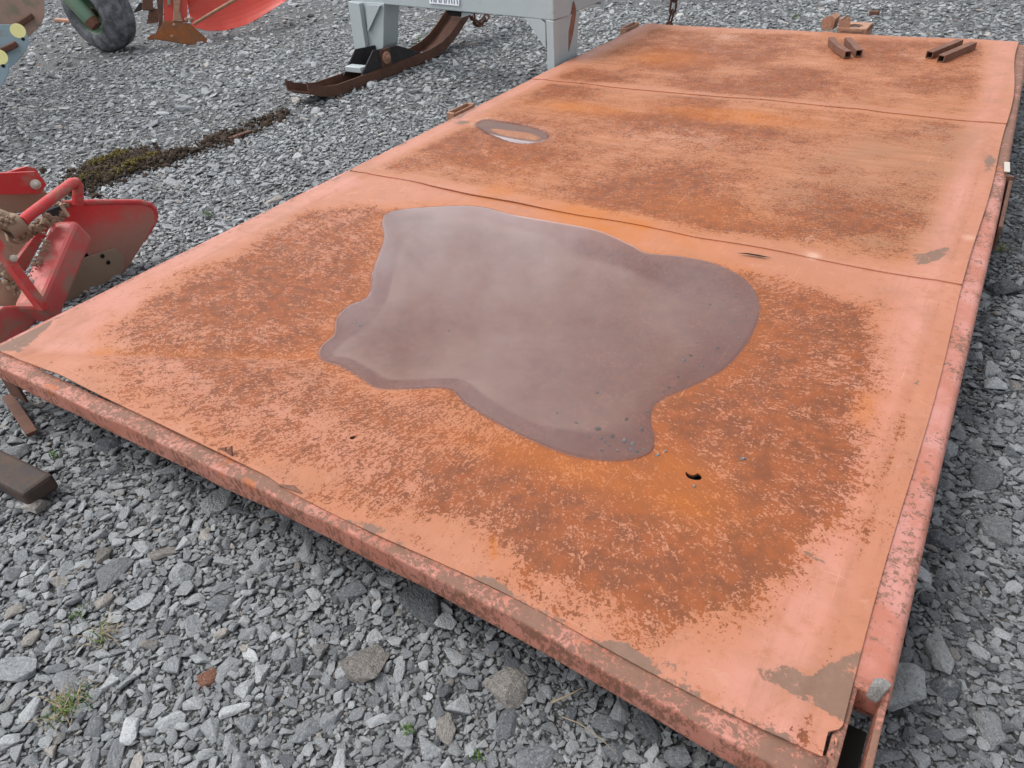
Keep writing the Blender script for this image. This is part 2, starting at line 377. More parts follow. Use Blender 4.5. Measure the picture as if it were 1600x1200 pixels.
def base_of(o, base):                            # move a top-level mesh's origin to its base
    o.data.transform(Matrix.Translation(-Vector(base))); o.location = base

def sdf(pts, X, Y):
    """signed distance, positive inside"""
    pts = np.array([(p[0], p[1]) for p in pts]); d = np.full(X.shape, 1e9); ins = np.zeros(X.shape, bool); n = len(pts)
    for i in range(n):
        a = pts[i]; b = pts[(i + 1) % n]; e = b - a; wx = X - a[0]; wy = Y - a[1]
        tt = np.clip((wx * e[0] + wy * e[1]) / (e @ e + 1e-12), 0, 1)
        d = np.minimum(d, (wx - tt * e[0]) ** 2 + (wy - tt * e[1]) ** 2)
        c = ((a[1] <= Y) & (b[1] > Y)) | ((b[1] <= Y) & (a[1] > Y))
        if abs(e[1]) > 1e-12: ins ^= c & (X < a[0] + (Y - a[1]) / e[1] * e[0])
    d = np.sqrt(d); return np.where(ins, d, -d)
def sstep(x, a, b):
    t = np.clip((x - a) / (b - a), 0, 1); return t * t * (3 - 2 * t)
def catmull(pts, k=6):
    pts = np.array(pts, float); n = len(pts); out = []
    for i in range(n):
        p0, p1, p2, p3 = pts[i - 1], pts[i], pts[(i + 1) % n], pts[(i + 2) % n]
        for j in range(k):
            t = j / k; out.append(.5 * ((2 * p1) + (-p0 + p2) * t + (2 * p0 - 5 * p1 + 4 * p2 - p3) * t * t + (-p0 + 3 * p1 - 3 * p2 + p3) * t ** 3))
    return np.array(out)
def vnoise(X, Y, scale, seed=0, octs=3):
    out = 0; amp = 1; tot = 0
    for o in range(octs):
        r = np.random.default_rng(seed + o); g = r.random((64, 64)); x = X * scale * 2 ** o + 100; y = Y * scale * 2 ** o + 100
        xi = np.floor(x).astype(int); yi = np.floor(y).astype(int); fx = x - xi; fy = y - yi; fx = fx * fx * (3 - 2 * fx); fy = fy * fy * (3 - 2 * fy)
        a = g[xi % 64, yi % 64]; b = g[(xi + 1) % 64, yi % 64]; c = g[xi % 64, (yi + 1) % 64]; d = g[(xi + 1) % 64, (yi + 1) % 64]
        out = out + amp * ((a * (1 - fx) + b * fx) * (1 - fy) + (c * (1 - fx) + d * fx) * fy); tot += amp; amp *= .5
    return out / tot

# ------------------------------------------------------------------ ground
ZD = 0.22                                        # height of the deck above the gravel
me = bpy.data.meshes.new('ground')
gb = bmesh.new(); bmesh.ops.create_grid(gb, x_segments=60, y_segments=60, size=150); gb.to_mesh(me); gb.free()
me.materials.append(M['ground']); g = link(bpy.data.objects.new('ground', me)); tag(g, kind='structure')

# ------------------------------------------------------------------ the platform
plat = thing('steel_platform', (-1.07, 2.85, 0), 'long rusty salmon-painted steel flatbed platform lying on the gravel with puddles on its deck', 'platform')
def D(px, py): p = P(px, py, ZD); return (p.x, p.y)
def Dpoly(l): return [D(*p) for p in l]
OUT = [(497,550),(505,535),(522,520),(525,497),(545,475),(575,460),(581,425),(592,395),(600,370),(597,345),(608,330),(650,323),(740,320),(800,333),(870,345),(935,358),(985,380),(1010,393),(1060,398),(1110,408),(1150,425),(1178,450),(1187,480),(1180,510),(1160,545),(1130,575),(1085,600),(1030,625),(1017,650),(1022,690),(1008,709),(960,718),(900,712),(850,695),(800,672),(760,650),(725,628),(700,606),(640,606),(590,605),(560,587),(530,570),(505,562)]
INN = [(628,365),(632,345),(660,338),(735,335),(800,348),(870,366),(905,392),(990,420),(1060,450),(1135,460),(1152,482),(1100,540),(1050,590),(1005,640),(985,668),(930,672),(850,662),(800,642),(762,618),(722,590),(680,588),(610,590),(580,575),(545,556),(520,553),(530,535),(570,505),(600,470),(612,430),(622,390)]
PUD2 = [(741,196),(758,188),(790,192),(825,198),(850,206),(860,214),(850,222),(820,227),(790,224),(765,215),(750,206)]
ISL = [(766,203),(800,207),(830,211),(846,217),(838,221),(800,216),(778,210)]
def smooth_poly(l, k=5): return catmull(Dpoly(l), k)
pud1 = smooth_poly(OUT); inn1 = smooth_poly(INN); pud2 = smooth_poly(PUD2); isl = smooth_poly(ISL)
HOLE = smooth_poly([(1071,733),(1077,737),(1085,739),(1091,736),(1097,741),(1094,747),(1082,746),(1074,742)], 3)
SLIT = Dpoly([(1150,393),(1165,394),(1195,400),(1205,404),(1190,404),(1165,400)])
NIB = smooth_poly([(546,683),(552,680),(556,681),(553,685),(548,686)], 3)
NOTCH = Dpoly([(1294,1143),(1311,1139),(1306,1170),(1300,1190),(1283,1189)])
C2 = np.array(D(860, 540)); HOLEC = np.array(D(1083, 742)); DIMP = np.array(D(1333, 606))

def xl(y): return -2.205 + .02 * sstep(y, 3.6, 5.1)          # sheet's left edge
def xr(y): return .060 + .004 * np.sin(y * 5) - .05 * sstep(y, 3.6, 5.1)
def yfront(x):
    gap = sstep(x, -2.12, -1.85) * (1 - sstep(x, -1.12, -1.02))
    return .632 + .009 * gap + .004 * np.sin(x * 9) * (1 - gap) - .012 * sstep(x, -.5, .06)

def blob(X, Y, px, py, rx, ry, rot=0.0, soft=1.0):
    """soft patch centred on a deck point with radii in metres"""
    cx, cy = D(px, py); dx = X - cx; dy = Y - cy; c, s = math.cos(rot), math.sin(rot)
    u = (dx * c + dy * s) / rx; v = (-dx * s + dy * c) / ry
    return np.exp(-(u * u + v * v) * 1.2 * soft)
def polymask(X, Y, l, soft, wob=.0, seed=3):
    d = sdf(Dpoly(l), X, Y)
    if wob: d = d + (vnoise(X, Y, 6, seed, 4) - .5) * wob * 2
    return sstep(d, -soft, soft)
def linemask(X, Y, l, wid):
    d = np.full(X.shape, 1e9); q = np.array(Dpoly(l))
    for a, b in zip(q[:-1], q[1:]):
        e = b - a; tt = np.clip(((X - a[0]) * e[0] + (Y - a[1]) * e[1]) / (e @ e), 0, 1)
        d = np.minimum(d, np.hypot(X - a[0] - tt * e[0], Y - a[1] - tt * e[1]))
    return np.exp(-(d / wid) ** 2)

def height(X, Y):
    h = np.zeros_like(X); fade = sstep(-sdf(pud1, X, Y), 0, .10)
    d1 = sdf(pud1, X, Y); d2 = sdf(pud2, X, Y)
    h += -.0035 * sstep(d1, 0, .03) - .008 * sstep(d1, .02, .22) - .004 * (1 - sstep(-d1, 0, .22))
    h += -.003 * sstep(d2, 0, .02) - .004 * sstep(d2, .01, .06) + .013 * sstep(sdf(isl, X, Y), -.004, .016)
    h += -.004 * np.exp(-((X - HOLEC[0]) ** 2 + (Y - HOLEC[1]) ** 2) / .012)
    h += .006 * np.exp(-((X - DIMP[0]) ** 2 + (Y - DIMP[1]) ** 2) / .0016)
    h += .007 * (vnoise(X, Y, 1.6, 11, 3) - .5) * 2 * sstep(-d1, 0, .3) * sstep(X - xl(Y), 0, .2) * sstep(xr(Y) - X, 0, .2) * sstep(Y - .63, 0, .2)
    # the crease from the near left corner to the puddle's tip and the fold beside it
    h += fade * -.011 * linemask(X, Y, [(60,545),(250,552),(480,552)], .035) + fade * .009 * linemask(X, Y, [(120,575),(300,590),(480,600)], .06)
    # smaller buckles of the middle and far sheets
    h += -.006 * linemask(X, Y, [(745,225),(765,258),(800,262)], .03) + .006 * linemask(X, Y, [(760,225),(790,245),(830,250)], .04)
    h += .005 * linemask(X, Y, [(860,142),(1000,152),(1200,163),(1350,175)], .05)
    h += -.006 * linemask(X, Y, [(1080,190),(1250,185),(1400,200)], .10) - .006 * linemask(X, Y, [(820,340),(940,365),(1080,370)], .09)
    h += .003 * linemask(X, Y, [(1180,312),(1230,318),(1330,330)], .012) + .003 * linemask(X, Y, [(1340,242),(1420,250)], .012)
    # pressed ridge along the right and left borders over the frame
    h += .0015 * np.exp(-((X + .005) / .012) ** 2) + .002 * np.exp(-((X + 2.12) / .02) ** 2) * (1 + .4 * np.sin(Y * 4))
    h += .0015 * sstep(X, -2.12, -1.85) * (1 - sstep(X, -1.25, -1.02)) * np.exp(-((Y - .66) / .07) ** 2)   # front lip sprung up at the gap
    return h

def fields(X, Y):
    d1 = sdf(pud1, X, Y); d2 = sdf(pud2, X, Y); di = sdf(inn1, X, Y); F = {}
    n = vnoise(X, Y, 3.2, 21, 4)
    main = polymask(X, Y, [(165,528),(225,458),(380,385),(480,330),(600,312),(900,360),(1180,415),(1390,470),(1400,560),(1375,650),(1350,740),(1305,860),(1200,965),(1110,1000),(980,985),(820,918),(670,832),(520,776),(350,702),(240,645),(180,595)], .085, .07)
    dens = .84 + .55 * blob(X, Y, 1120, 820, .30, .28) + .35 * blob(X, Y, 1180, 600, .22, .35) + .25 * blob(X, Y, 880, 800, .25, .14) + .18 * blob(X, Y, 420, 450, .35, .25)
    dens = dens - .16 * blob(X, Y, 540, 690, .3, .12) - .30 * blob(X, Y, 250, 575, .3, .05) - .22 * blob(X, Y, 620, 620, .3, .05) - .15 * blob(X, Y, 1270, 570, .08, .1)
    r = main * dens
    s2 = sstep(Y, 2.115, 2.125)
    r2 = .86 + .35 * blob(X, Y, 980, 300, .35, .22) + .22 * blob(X, Y, 700, 240, .2, .25) + .3 * blob(X, Y, 1100, 320, .3, .12) + .20 * blob(X, Y, 1150, 200, .4, .12) + .25 * blob(X, Y, 1190, 130, .7, .3) + .2 * blob(X, Y, 900, 130, .3, .2)
    r2 = r2 - .25 * blob(X, Y, 1050, 240, .25, .1)
    edge2 = sstep(X - xl(Y), .05, .18) * sstep(xr(Y) - X, .08, .20) * (.35 + .65 * sstep(np.abs(Y - 3.60), .01, .09)) * (.3 + .7 * sstep(5.08 - Y, .02, .2)) * (.3 + .7 * sstep(Y - 2.12, .01, .10))
    r = r * (1 - s2) + s2 * r2 * edge2 * (.85 + 1.5 * (n - .5)) * 1.05
    F['rust'] = np.clip(r, 0, 1)
    st = .18 * main * (1 - sstep(main, .55, 1)) * 2 + .9 * blob(X, Y, 900, 735, .32, .06, .1) + .8 * blob(X, Y, 1060, 725, .07, .05) + .5 * blob(X, Y, 1085, 770, .1, .12) + .35 * np.exp(-(d1 / .05) ** 2) * (1 - s2)
    st = st + .5 * linemask(X, Y, [(150,548),(300,550),(490,553)], .02) + .35 * linemask(X, Y, [(1110,800),(1108,930)], .006) + .8 * linemask(X, Y, [(770,840),(772,870)], .006) + .6 * blob(X, Y, 1350, 635, .03, .08)
    st = st + 1.5 * blob(X, Y, 960, 348, .34, .08, -.12) + .9 * blob(X, Y, 780, 300, .08, .1) + 1.5 * blob(X, Y, 1150, 183, .36, .10) + 1.2 * blob(X, Y, 920, 172, .28, .09) + 1.2 * blob(X, Y, 1045, 92, .25, .2) + .6 * blob(X, Y, 1100, 330, .25, .12) + .3 * blob(X, Y, 800, 260, .3, .2)
    F['stain'] = np.clip(st, 0, 1); F['far'] = s2 * edge2; F['stain'] = np.maximum(F['stain'], .8 * sstep(sdf(isl, X, Y), -.012, .004))
    F['olive'] = np.clip(polymask(X, Y, [(1185,320),(1240,265),(1330,235),(1440,190),(1530,205),(1490,270),(1465,335),(1440,385),(1395,400),(1330,385),(1270,345)], .08, .06, 5) * 1.0 + .5 * blob(X, Y, 1330, 220, .3, .2), 0, 1)
    F['pale'] = np.clip(1.2 * blob(X, Y, 1262, 369, .03, .035) + 1.3 * blob(X, Y, 1270, 401, .022, .02) + .8 * blob(X, Y, 1515, 373, .02, .02) + 1.2 * blob(X, Y, 1333, 604, .018, .02) + .8 * blob(X, Y, 1161, 716, .008, .01)
                        + .5 * blob(X, Y, 1140, 60, .12, .12) + .5 * blob(X, Y, 1120, 85, .2, .1) + .35 * blob(X, Y, 1060, 215, .25, .12) + .35 * linemask(X, Y, [(745,215),(760,250),(790,265),(820,255)], .025) + .8 * np.exp(-(d2 / .018) ** 2) + .7 * blob(X, Y, 1415, 88, .04, .05) + .6 * blob(X, Y, 1440, 92, .03, .05) + .5 * blob(X, Y, 1520, 257, .03, .03)
                        + .8 * blob(X, Y, 1040, 822, .02, .03), 0, 1)
    b = .66 * polymask(X, Y, [(1170,1035),(1240,1030),(1260,1045),(1300,1025),(1360,1000),(1375,1090),(1355,1100),(1330,1150),(1295,1130),(1250,1110),(1220,1090),(1180,1070)], .012, .03, 8)
    b = b + .64 * polymask(X, Y, [(0,548),(8,515),(60,480),(110,455),(70,495),(75,510),(45,535),(30,548)], .02, .03, 9)
    b = b + .55 * np.exp(-((X - xl(Y)) / .022) ** 2) * vnoise(X, Y, 9, 31, 3) * 1.3
    b = b + .7 * blob(X, Y, 722, 193, .06, .05) + .7 * blob(X, Y, 1545, 258, .03, .14) + .5 * blob(X, Y, 1560, 180, .02, .05) + .52 * blob(X, Y, 1495, 520, .01, .06) + .5 * linemask(X, Y, [(715,185),(780,140),(860,105),(960,62)], .02)
    b = b + .60 * linemask(X, Y, [(1290,880),(1270,870),(1255,860)], .008) + .55 * blob(X, Y, 1433, 597, .012, .02) + .6 * polymask(X, Y, [(1420,400),(1480,390),(1470,408),(1430,420)], .01, .02)
    b = b + .42 * np.exp(-((Y - yfront(X)) / .02) ** 2) * (.5 + vnoise(X, Y, 8, 55, 3)) * sstep(X, -1.2, -.8) + .4 * np.exp(-((Y - 2.12) / .012) ** 2) * vnoise(X, Y, 12, 77, 3)
    b = b + .5 * blob(X, Y, 590, 825, .03, .02) + .5 * blob(X, Y, 775, 915, .035, .02) + .5 * blob(X, Y, 975, 1015, .04, .02) + .4 * blob(X, Y, 1060, 1040, .04, .02)
    # brown run lines along the right border
    ln = np.exp(-((X - .016) / .007) ** 2) * vnoise(X * 2, Y, 5, 14, 3) * .62 * (1 - sstep(Y, 2.9, 3.6))
    F['bare'] = np.clip(b, 0, 1)
    F['rust'] = np.clip(F['rust'] + .9 * sstep(sdf(isl, X, Y), -.012, .005) + ln * 1.1 + .32 * sstep(X, .02, .05) * vnoise(X, Y, 6, 15, 3) * (1 - s2 * .6) + .5 * np.exp(-((Y - yfront(X) - .02) / .02) ** 2) * vnoise(X, Y, 7, 16, 3) * (1 - s2), 0, 1)
    F['pink'] = np.clip(1.1 * np.exp(-((X + .045) / .055) ** 2) * (1 - .6 * sstep(Y, 2.6, 3.3)) + .9 * polymask(X, Y, [(20,545),(110,460),(340,345),(540,270),(560,285),(420,350),(260,440),(180,520),(140,545)], .03, .03) + .5 * blob(X, Y, 1150, 1080, .25, .06) + .3 * blob(X, Y, 420, 640, .5, .06)
                        + .7 * np.exp(-((X - xl(Y) - .05) / .05) ** 2) * sstep(Y, 2.1, 2.3), 0, 1)
    wet = np.maximum(sstep(d1, -.006, .004), sstep(d2, -.006, .004) * (1 - sstep(sdf(isl, X, Y), -.004, .004)))
    F['wet'] = wet
    # lighter tint inside the inner outline, crisp at left, softer to the right
    wd = .006 + .085 * sstep(X - C2[0], -.05, .45) * sstep(Y, 1.0, 1.3) + .03 * sstep(Y, 1.5, 1.8)
    dw = di + (vnoise(X, Y, 7, 88, 3) - .5) * .05 * sstep(wd, .01, .06)
    F['inner_tint'] = sstep(dw, -wd * .5, wd) * (.55 + .45 * np.exp(-np.maximum(di, 0) / .06)) * np.clip(.55 + 1.1 * (vnoise(X, Y, 4, 91, 4) - .4), .25, 1) + .5 * sstep(d2, .01, .03)
    F['inner_tint'] = np.clip(F['inner_tint'], 0, 1)
    # coordinates that run along (u) and across (v) the direction in which water ran off
    dx, dy = X - C2[0], Y - C2[1]; ang = np.arctan2(dy, dx); rad = np.hypot(dx, dy)
    e = np.hypot(X - DIMP[0], Y - DIMP[1])
    flow = np.stack([rad, ang * .42, np.zeros_like(X)], -1)
    c = .966; s_ = .259
    f2 = np.stack([X * c + Y * s_, -X * s_ + Y * c, np.zeros_like(X)], -1)
    wgt = s2[..., None]
    F['flow'] = flow * (1 - wgt) + f2 * wgt
    return F

def make_sheet(y0f, y1, res, holes, zoff=0.0, tilt=None):
    yA = .63 if y0f is None else y0f
    nx = int(2.27 / res); ny = int((y1 - yA) / res)
    U, V = np.meshgrid(np.linspace(0, 1, nx + 1), np.linspace(0, 1, ny + 1))
    ymid = yA + (y1 - yA) * V
    X = xl(ymid) + (xr(ymid) - xl(ymid)) * U
    Y0 = yfront(X) if y0f is None else np.full(X.shape, y0f) + .005 * np.sin(X * 5.3) + .003 * np.sin(X * 13 + 1) + .004 * (vnoise(X, X * 0, 9, 61, 3) - .5)
    Y1 = np.full(X.shape, y1) + .003 * np.sin(X * 5 + 1)
    Y = Y0 + (Y1 - Y0) * V
    keep = np.ones((ny, nx), bool)
    for hp in holes:
        dd = sdf(hp, X, Y); near = np.abs(dd) < res * .75
        q = np.array([(p[0], p[1]) for p in hp])
        for i, j in zip(*np.nonzero(near)):                       # snap to the outline of the hole
            best = None
            for k in range(len(q)):
                a = q[k]; e = q[(k + 1) % len(q)] - a; p = np.array([X[i, j], Y[i, j]]); tt = np.clip((p - a) @ e / (e @ e + 1e-12), 0, 1); c = a + tt * e; r_ = np.hypot(*(p - c))
                if best is None or r_ < best[0]: best = (r_, c)
            X[i, j], Y[i, j] = best[1]
        xc = (X[:-1, :-1] + X[1:, 1:] + X[1:, :-1] + X[:-1, 1:]) / 4; yc = (Y[:-1, :-1] + Y[1:, 1:] + Y[1:, :-1] + Y[:-1, 1:]) / 4
        keep &= ~(sdf(hp, xc, yc) > 0)
    Z = ZD + height(X, Y) + zoff
    if tilt: Z = Z + tilt(X, Y)
    verts = np.stack([X, Y, Z], -1).reshape(-1, 3)
    idx = np.arange((nx + 1) * (ny + 1)).reshape(ny + 1, nx + 1)
    quads = np.stack([idx[:-1, :-1], idx[:-1, 1:], idx[1:, 1:], idx[1:, :-1]], -1)[keep]
    me = bpy.data.meshes.new('deck_sheet'); nf = len(quads)
    me.vertices.add(len(verts)); me.vertices.foreach_set('co', verts.ravel().astype(np.float32))
    me.loops.add(nf * 4); me.loops.foreach_set('vertex_index', quads.ravel().astype(np.int32))
    me.polygons.add(nf); me.polygons.foreach_set('loop_start', np.arange(0, nf * 4, 4, dtype=np.int32)); me.polygons.foreach_set('use_smooth', np.ones(nf, bool))
    me.update(calc_edges=True); me.validate()
    cnt = np.zeros(len(me.edges), int); le = np.zeros(len(me.loops), np.int32); me.loops.foreach_get('edge_index', le); np.add.at(cnt, le, 1)
    sh = me.attributes.new('sharp_edge', 'BOOLEAN', 'EDGE'); sh.data.foreach_set('value', cnt == 1)
    for k, v in fields(X, Y).items():
        if k == 'flow':
            a = me.attributes.new(k, 'FLOAT_VECTOR', 'POINT'); a.data.foreach_set('vector', v.reshape(-1).astype(np.float32))
        else:
            a = me.attributes.new(k, 'FLOAT', 'POINT'); a.data.foreach_set('value', v.reshape(-1).astype(np.float32))
    me.materials.append(M['deck']); o = link(bpy.data.objects.new('deck_sheet', me)); attach(o, plat)
    md = o.modifiers.new('thickness', 'SOLIDIFY'); md.thickness = .004; md.offset = -1
    return o
s1 = make_sheet(None, 2.118, .006, [HOLE, NIB, NOTCH])
s2 = make_sheet(2.110, 3.598, .010, [], .0042, lambda X, Y: .003 * np.exp(-((Y - 2.12) / .05) ** 2) * sstep(np.sin(X * 3.1), .2, 1))
s3 = make_sheet(3.590, 5.08, .013, [], .0084)
s1['label'] = 'nearest deck sheet, most rusted, with the big puddle and a torn hole'
s2['label'] = 'middle deck sheet with orange stains and an olive-brown patch'
s3['label'] = 'farthest deck sheet, palest, with the square tubes on it'
# gap torn open along the first seam
mb = MB(); q = [P(x, y, ZD + .0062) for x, y in [(1152,395.2),(1168,395.2),(1186,398),(1205,402.4),(1190,401),(1168,397.2)]]
mb.prism(q, (0, 0, -.0005)).build('seam_gap', M['hole'], plat)

def sweep(profile, path, closed_ends=True):
    """profile: list of (across, z); path: list of (origin xy, across dir xy, z offset)"""
    mb = MB(); vs = []; fs = []; L = len(profile)
    for (o, a, zo) in path:
        for (u, z) in profile: vs.append((o[0] + a[0] * u, o[1] + a[1] * u, z + zo))
    for i in range(len(path) - 1):
        for k in range(L - 1): fs.append((i * L + k, i * L + k + 1, (i + 1) * L + k + 1, (i + 1) * L + k))
    mb.addm(vs, fs, True); return mb
def arc(cx, cz, r, a0, a1, n=5): return [(cx + r * math.cos(R(a0 + (a1 - a0) * i / n)), cz + r * math.sin(R(a0 + (a1 - a0) * i / n))) for i in range(n + 1)]
# front beam: folded channel, u measured towards +y
prof = [(.040, .158), (.008, .158), (.0065, .158)] + arc(.006, .164, .006, 270, 180, 3) + [(.0, .168), (.0, .195), (.0, .207)] + arc(.006, .2098, .006, 180, 90, 4)[1:] + [(.0085, .2158), (.018, .2158), (.030, .2158), (.052, .2158)]
def ybeam(x): return float(np.interp(x, [-2.3, -1.9, -1.4, -.9, -.5, -.1, .1], [.582, .592, .600, .608, .604, .582, .571]))
prof_g = [(u if u < .045 else .036, z) for u, z in prof]
path = []
vsb = []
mbf = MB(); xs = np.linspace(-2.245, .052, 90); L = len(prof)
for x in xs:
    gp = float(sstep(x, -2.12, -1.9) * (1 - sstep(x, -1.10, -1.02)))
    zo = .0012 * math.sin(x * 11) + .001 * math.sin(x * 27)
    for (u, z) in prof:
        uu = u if u < .045 else u - .008 * gp
        vsb.append((x, ybeam(x) + uu + .0012 * math.sin(x * 17 + z * 40), z + zo))
fsb = [(i * L + k, (i + 1) * L + k, (i + 1) * L + k + 1, i * L + k + 1) for i in range(len(xs) - 1) for k in range(L - 1)]
mbf.addm(vsb, fsb, True).build('front_beam', M['beam'], plat, .004)
# right side rail (rounded top) with the outer flange
def xo(y): return float(np.interp(y, [.75, 1.0, 1.3, 2.0, 2.7, 3.05, 3.6, 4.5, 5.1], [.108, .107, .105, .105, .104, .100, .090, .073, .050]))
def rail(y0, y1, name='side_rail'):
    mb = MB(); vs = []; ys = np.linspace(y0, y1, max(8, int((y1 - y0) / .05)))
    pr = [(.075, .2150), (.050, .2155), (.024, .2155), (.012, .2153), (.0095, .2148), (.006, .2132), (.003, .2105), (.0008, .207), (0, .203), (0, .200), (0, .190), (0, .160), (.0, .155), (.003, .152), (.02, .152), (.04, .152)]
    for y in ys:
        for (u, z) in pr: vs.append((xo(y) - u, y, z - .0035))
    L = len(pr); fs = [(i * L + k, i * L + k + 1, (i + 1) * L + k + 1, (i + 1) * L + k) for i in range(len(ys) - 1) for k in range(L - 1)]
    return mb.addm(vs, fs, True).build(name, M['rail'], plat, -.004)
rail(.765, 5.085)
# left rail
mb = MB(); vs = []; ys = np.linspace(.62, 5.085, 80); pr = [(.06, .2145), (.03, .2145), (.012, .2135), (.003, .207), (0, .197), (0, .155), (.03, .152)]
for y in ys:
    for (u, z) in pr: vs.append((-2.250 + .02 * float(sstep(y, 3.6, 5.1)) + u, y, z - .0025))
L = len(pr); fs = [(i * L + k, (i + 1) * L + k, (i + 1) * L + k + 1, i * L + k + 1) for i in range(len(ys) - 1) for k in range(L - 1)]
mb.addm(vs, fs, True).build('side_rail', M['rail'], plat, .004)
# rear beam, cross members and feet that carry the platform
MB().bar((-2.22, 5.06, .183), (.05, 5.06, .183), .05, .058, bev=.006).build('rear_beam', M['beam'], plat)
for y in (1.35, 2.12, 2.9, 3.6, 4.3):
    MB().bar((-2.19, y, .165), (.04, y, .165), .05, .05, bev=.004).build('cross_member', M['rust'], plat)
for x, y in ((-2.16, 2.6), (.02, 2.6), (-2.14, 4.95), (-.02, 4.95), (.0, .95)):
    MB().box((x, y, .075), (.07, .10, .15), None, .004).build('foot', M['rust'], plat)
# bent angle foot under the near left corner
mb = MB(); mb.box((-2.225, .625, .10), (.09, .008, .125), None, .002); mb.box((-2.16, .585, .030), (.26, .03, .012), Matrix.Rotation(R(-14), 3, 'Z'), .002)
mb.build('foot', M['rust'], plat)['label'] = 'bent angle-iron foot at the near left corner'
# corner stake pocket at the near right: two cheek plates round an open slot
pk = MB()
pk.box((.0575, .675, .180), (.017, .165, .066), None, .003)
pk.box((.1035, .675, .178), (.010, .190, .062), None, .002)
pk.box((.081, .768, .190), (.055, .024, .052), None, .004)
pk.build('stake_pocket', M['beam'], plat)['label'] = 'open corner pocket at the near right end'
MB().box((.082, .68, .12), (.034, .14, .01), None, .001).build('pocket_shade', M['hole'], plat)  # near-black plate, colour stands for the shade inside the open slot
# pocket and bright latch plate on the right rail
pk = MB(); pk.box((.118, 2.80, .165), (.012, .42, .085), None, .003); pk.box((.108, 3.03, .175), (.034, .014, .08), None, .002)
pk.build('stake_pocket', M['rust'], plat)['label'] = 'rusty pocket plate on the outer side of the right rail'
MB().box((.095, 3.09, .2235), (.018, .10, .004), Matrix.Rotation(R(4), 3, 'Z'), .001).build('latch_plate', M['zinc'], plat)
# pockets on the left rail
for (px, py, ln) in ((733, 170, .17), (1000, 40, .20)):
    c = P(px, py, ZD); c.x = min(c.x, -2.255); pk = MB(); x0 = -2.262
    pk.box((x0 - .040, c.y, .19), (.008, ln, .062), None, .002); pk.box((x0 - .003, c.y, .188), (.008, ln, .056), None, .002)
    pk.box((x0 - .0215, c.y - ln / 2, .19), (.045, .012, .060), None, .002); pk.box((x0 - .0215, c.y + ln / 2, .19), (.045, .012, .060), None, .002)
    pk.build('stake_pocket', M['rust_light'], plat)
    MB().box((x0 - .0215, c.y, .15), (.028, ln - .02, .01), None, .001).build('pocket_shade', M['hole'], plat)  # dark colour put in for the shade down in the pocket
# brackets on the rear beam
for pl, pr_ in (([(1283,47),(1284,31),(1299,23.5),(1301,47)], [(1299,23.5),(1306,29),(1303,38),(1301,47)]), ([(1314,47),(1315,34),(1319,31.5),(1329,25.5),(1327,48)], [(1310,47),(1310.5,31),(1316,29),(1315,47)])):
    mb = MB(); mb.prism([PY(x, y, 5.125) for x, y in pl], (.0, .012, 0), .001); mb.prism([PY(x, y, 5.127) for x, y in pr_], (.004, .10, 0), .001)
    q = PY(*pl[0], 5.125); mb.box((q.x + .03, 5.15, .19), (.07, .10, .04), None, .002)
    mb.build('hinge_bracket', M['rust_light'], plat)
c = Vector((-.86, 5.22, .245)); mb = MB()
n = 20; ro = []; ri = []
for k in range(n):
    a = 2 * math.pi * k / n; ca, sa = math.cos(a), math.sin(a); sq = 1 / max(abs(ca), abs(sa)); ro.append(c + Vector((ca * .085 * sq, sa * .11 * sq, 0))); ri.append(c + Vector((ca * .042, sa * .05, 0)))
vs = ro + ri + [v - Vector((0, 0, .012)) for v in ro + ri]
fs = []
for k in range(n):
    j = (k + 1) % n; fs += [(k, j, n + j, n + k), (2 * n + j, 2 * n + k, 3 * n + k, 3 * n + j), (j, k, 2 * n + k, 2 * n + j), (n + k, n + j, 3 * n + j, 3 * n + k)]
mb.addm(vs, fs); mb.box(c + Vector((0, -.10, -.02)), (.17, .012, .05), None, .002); mb.box(c + Vector((.08, 0, -.03)), (.01, .2, .06), None, .002)
mb.build('socket_plate', M['rust_light'], plat)
# torn flaps at the front lip
for pts, dz in (([(340,700),(352,706),(352,699)], .012), ([(352,706),(362,713),(361,697)], .026), ([(433,757),(452,765),(470,770),(458,759)], .003)):
    q = [P(x, y, ZD + (dz if i == 2 else .002)) for i, (x, y) in enumerate(pts)]; MB().prism(q, (.001, .003, -.001)).build('torn_flap', M['rust_tube'], plat)

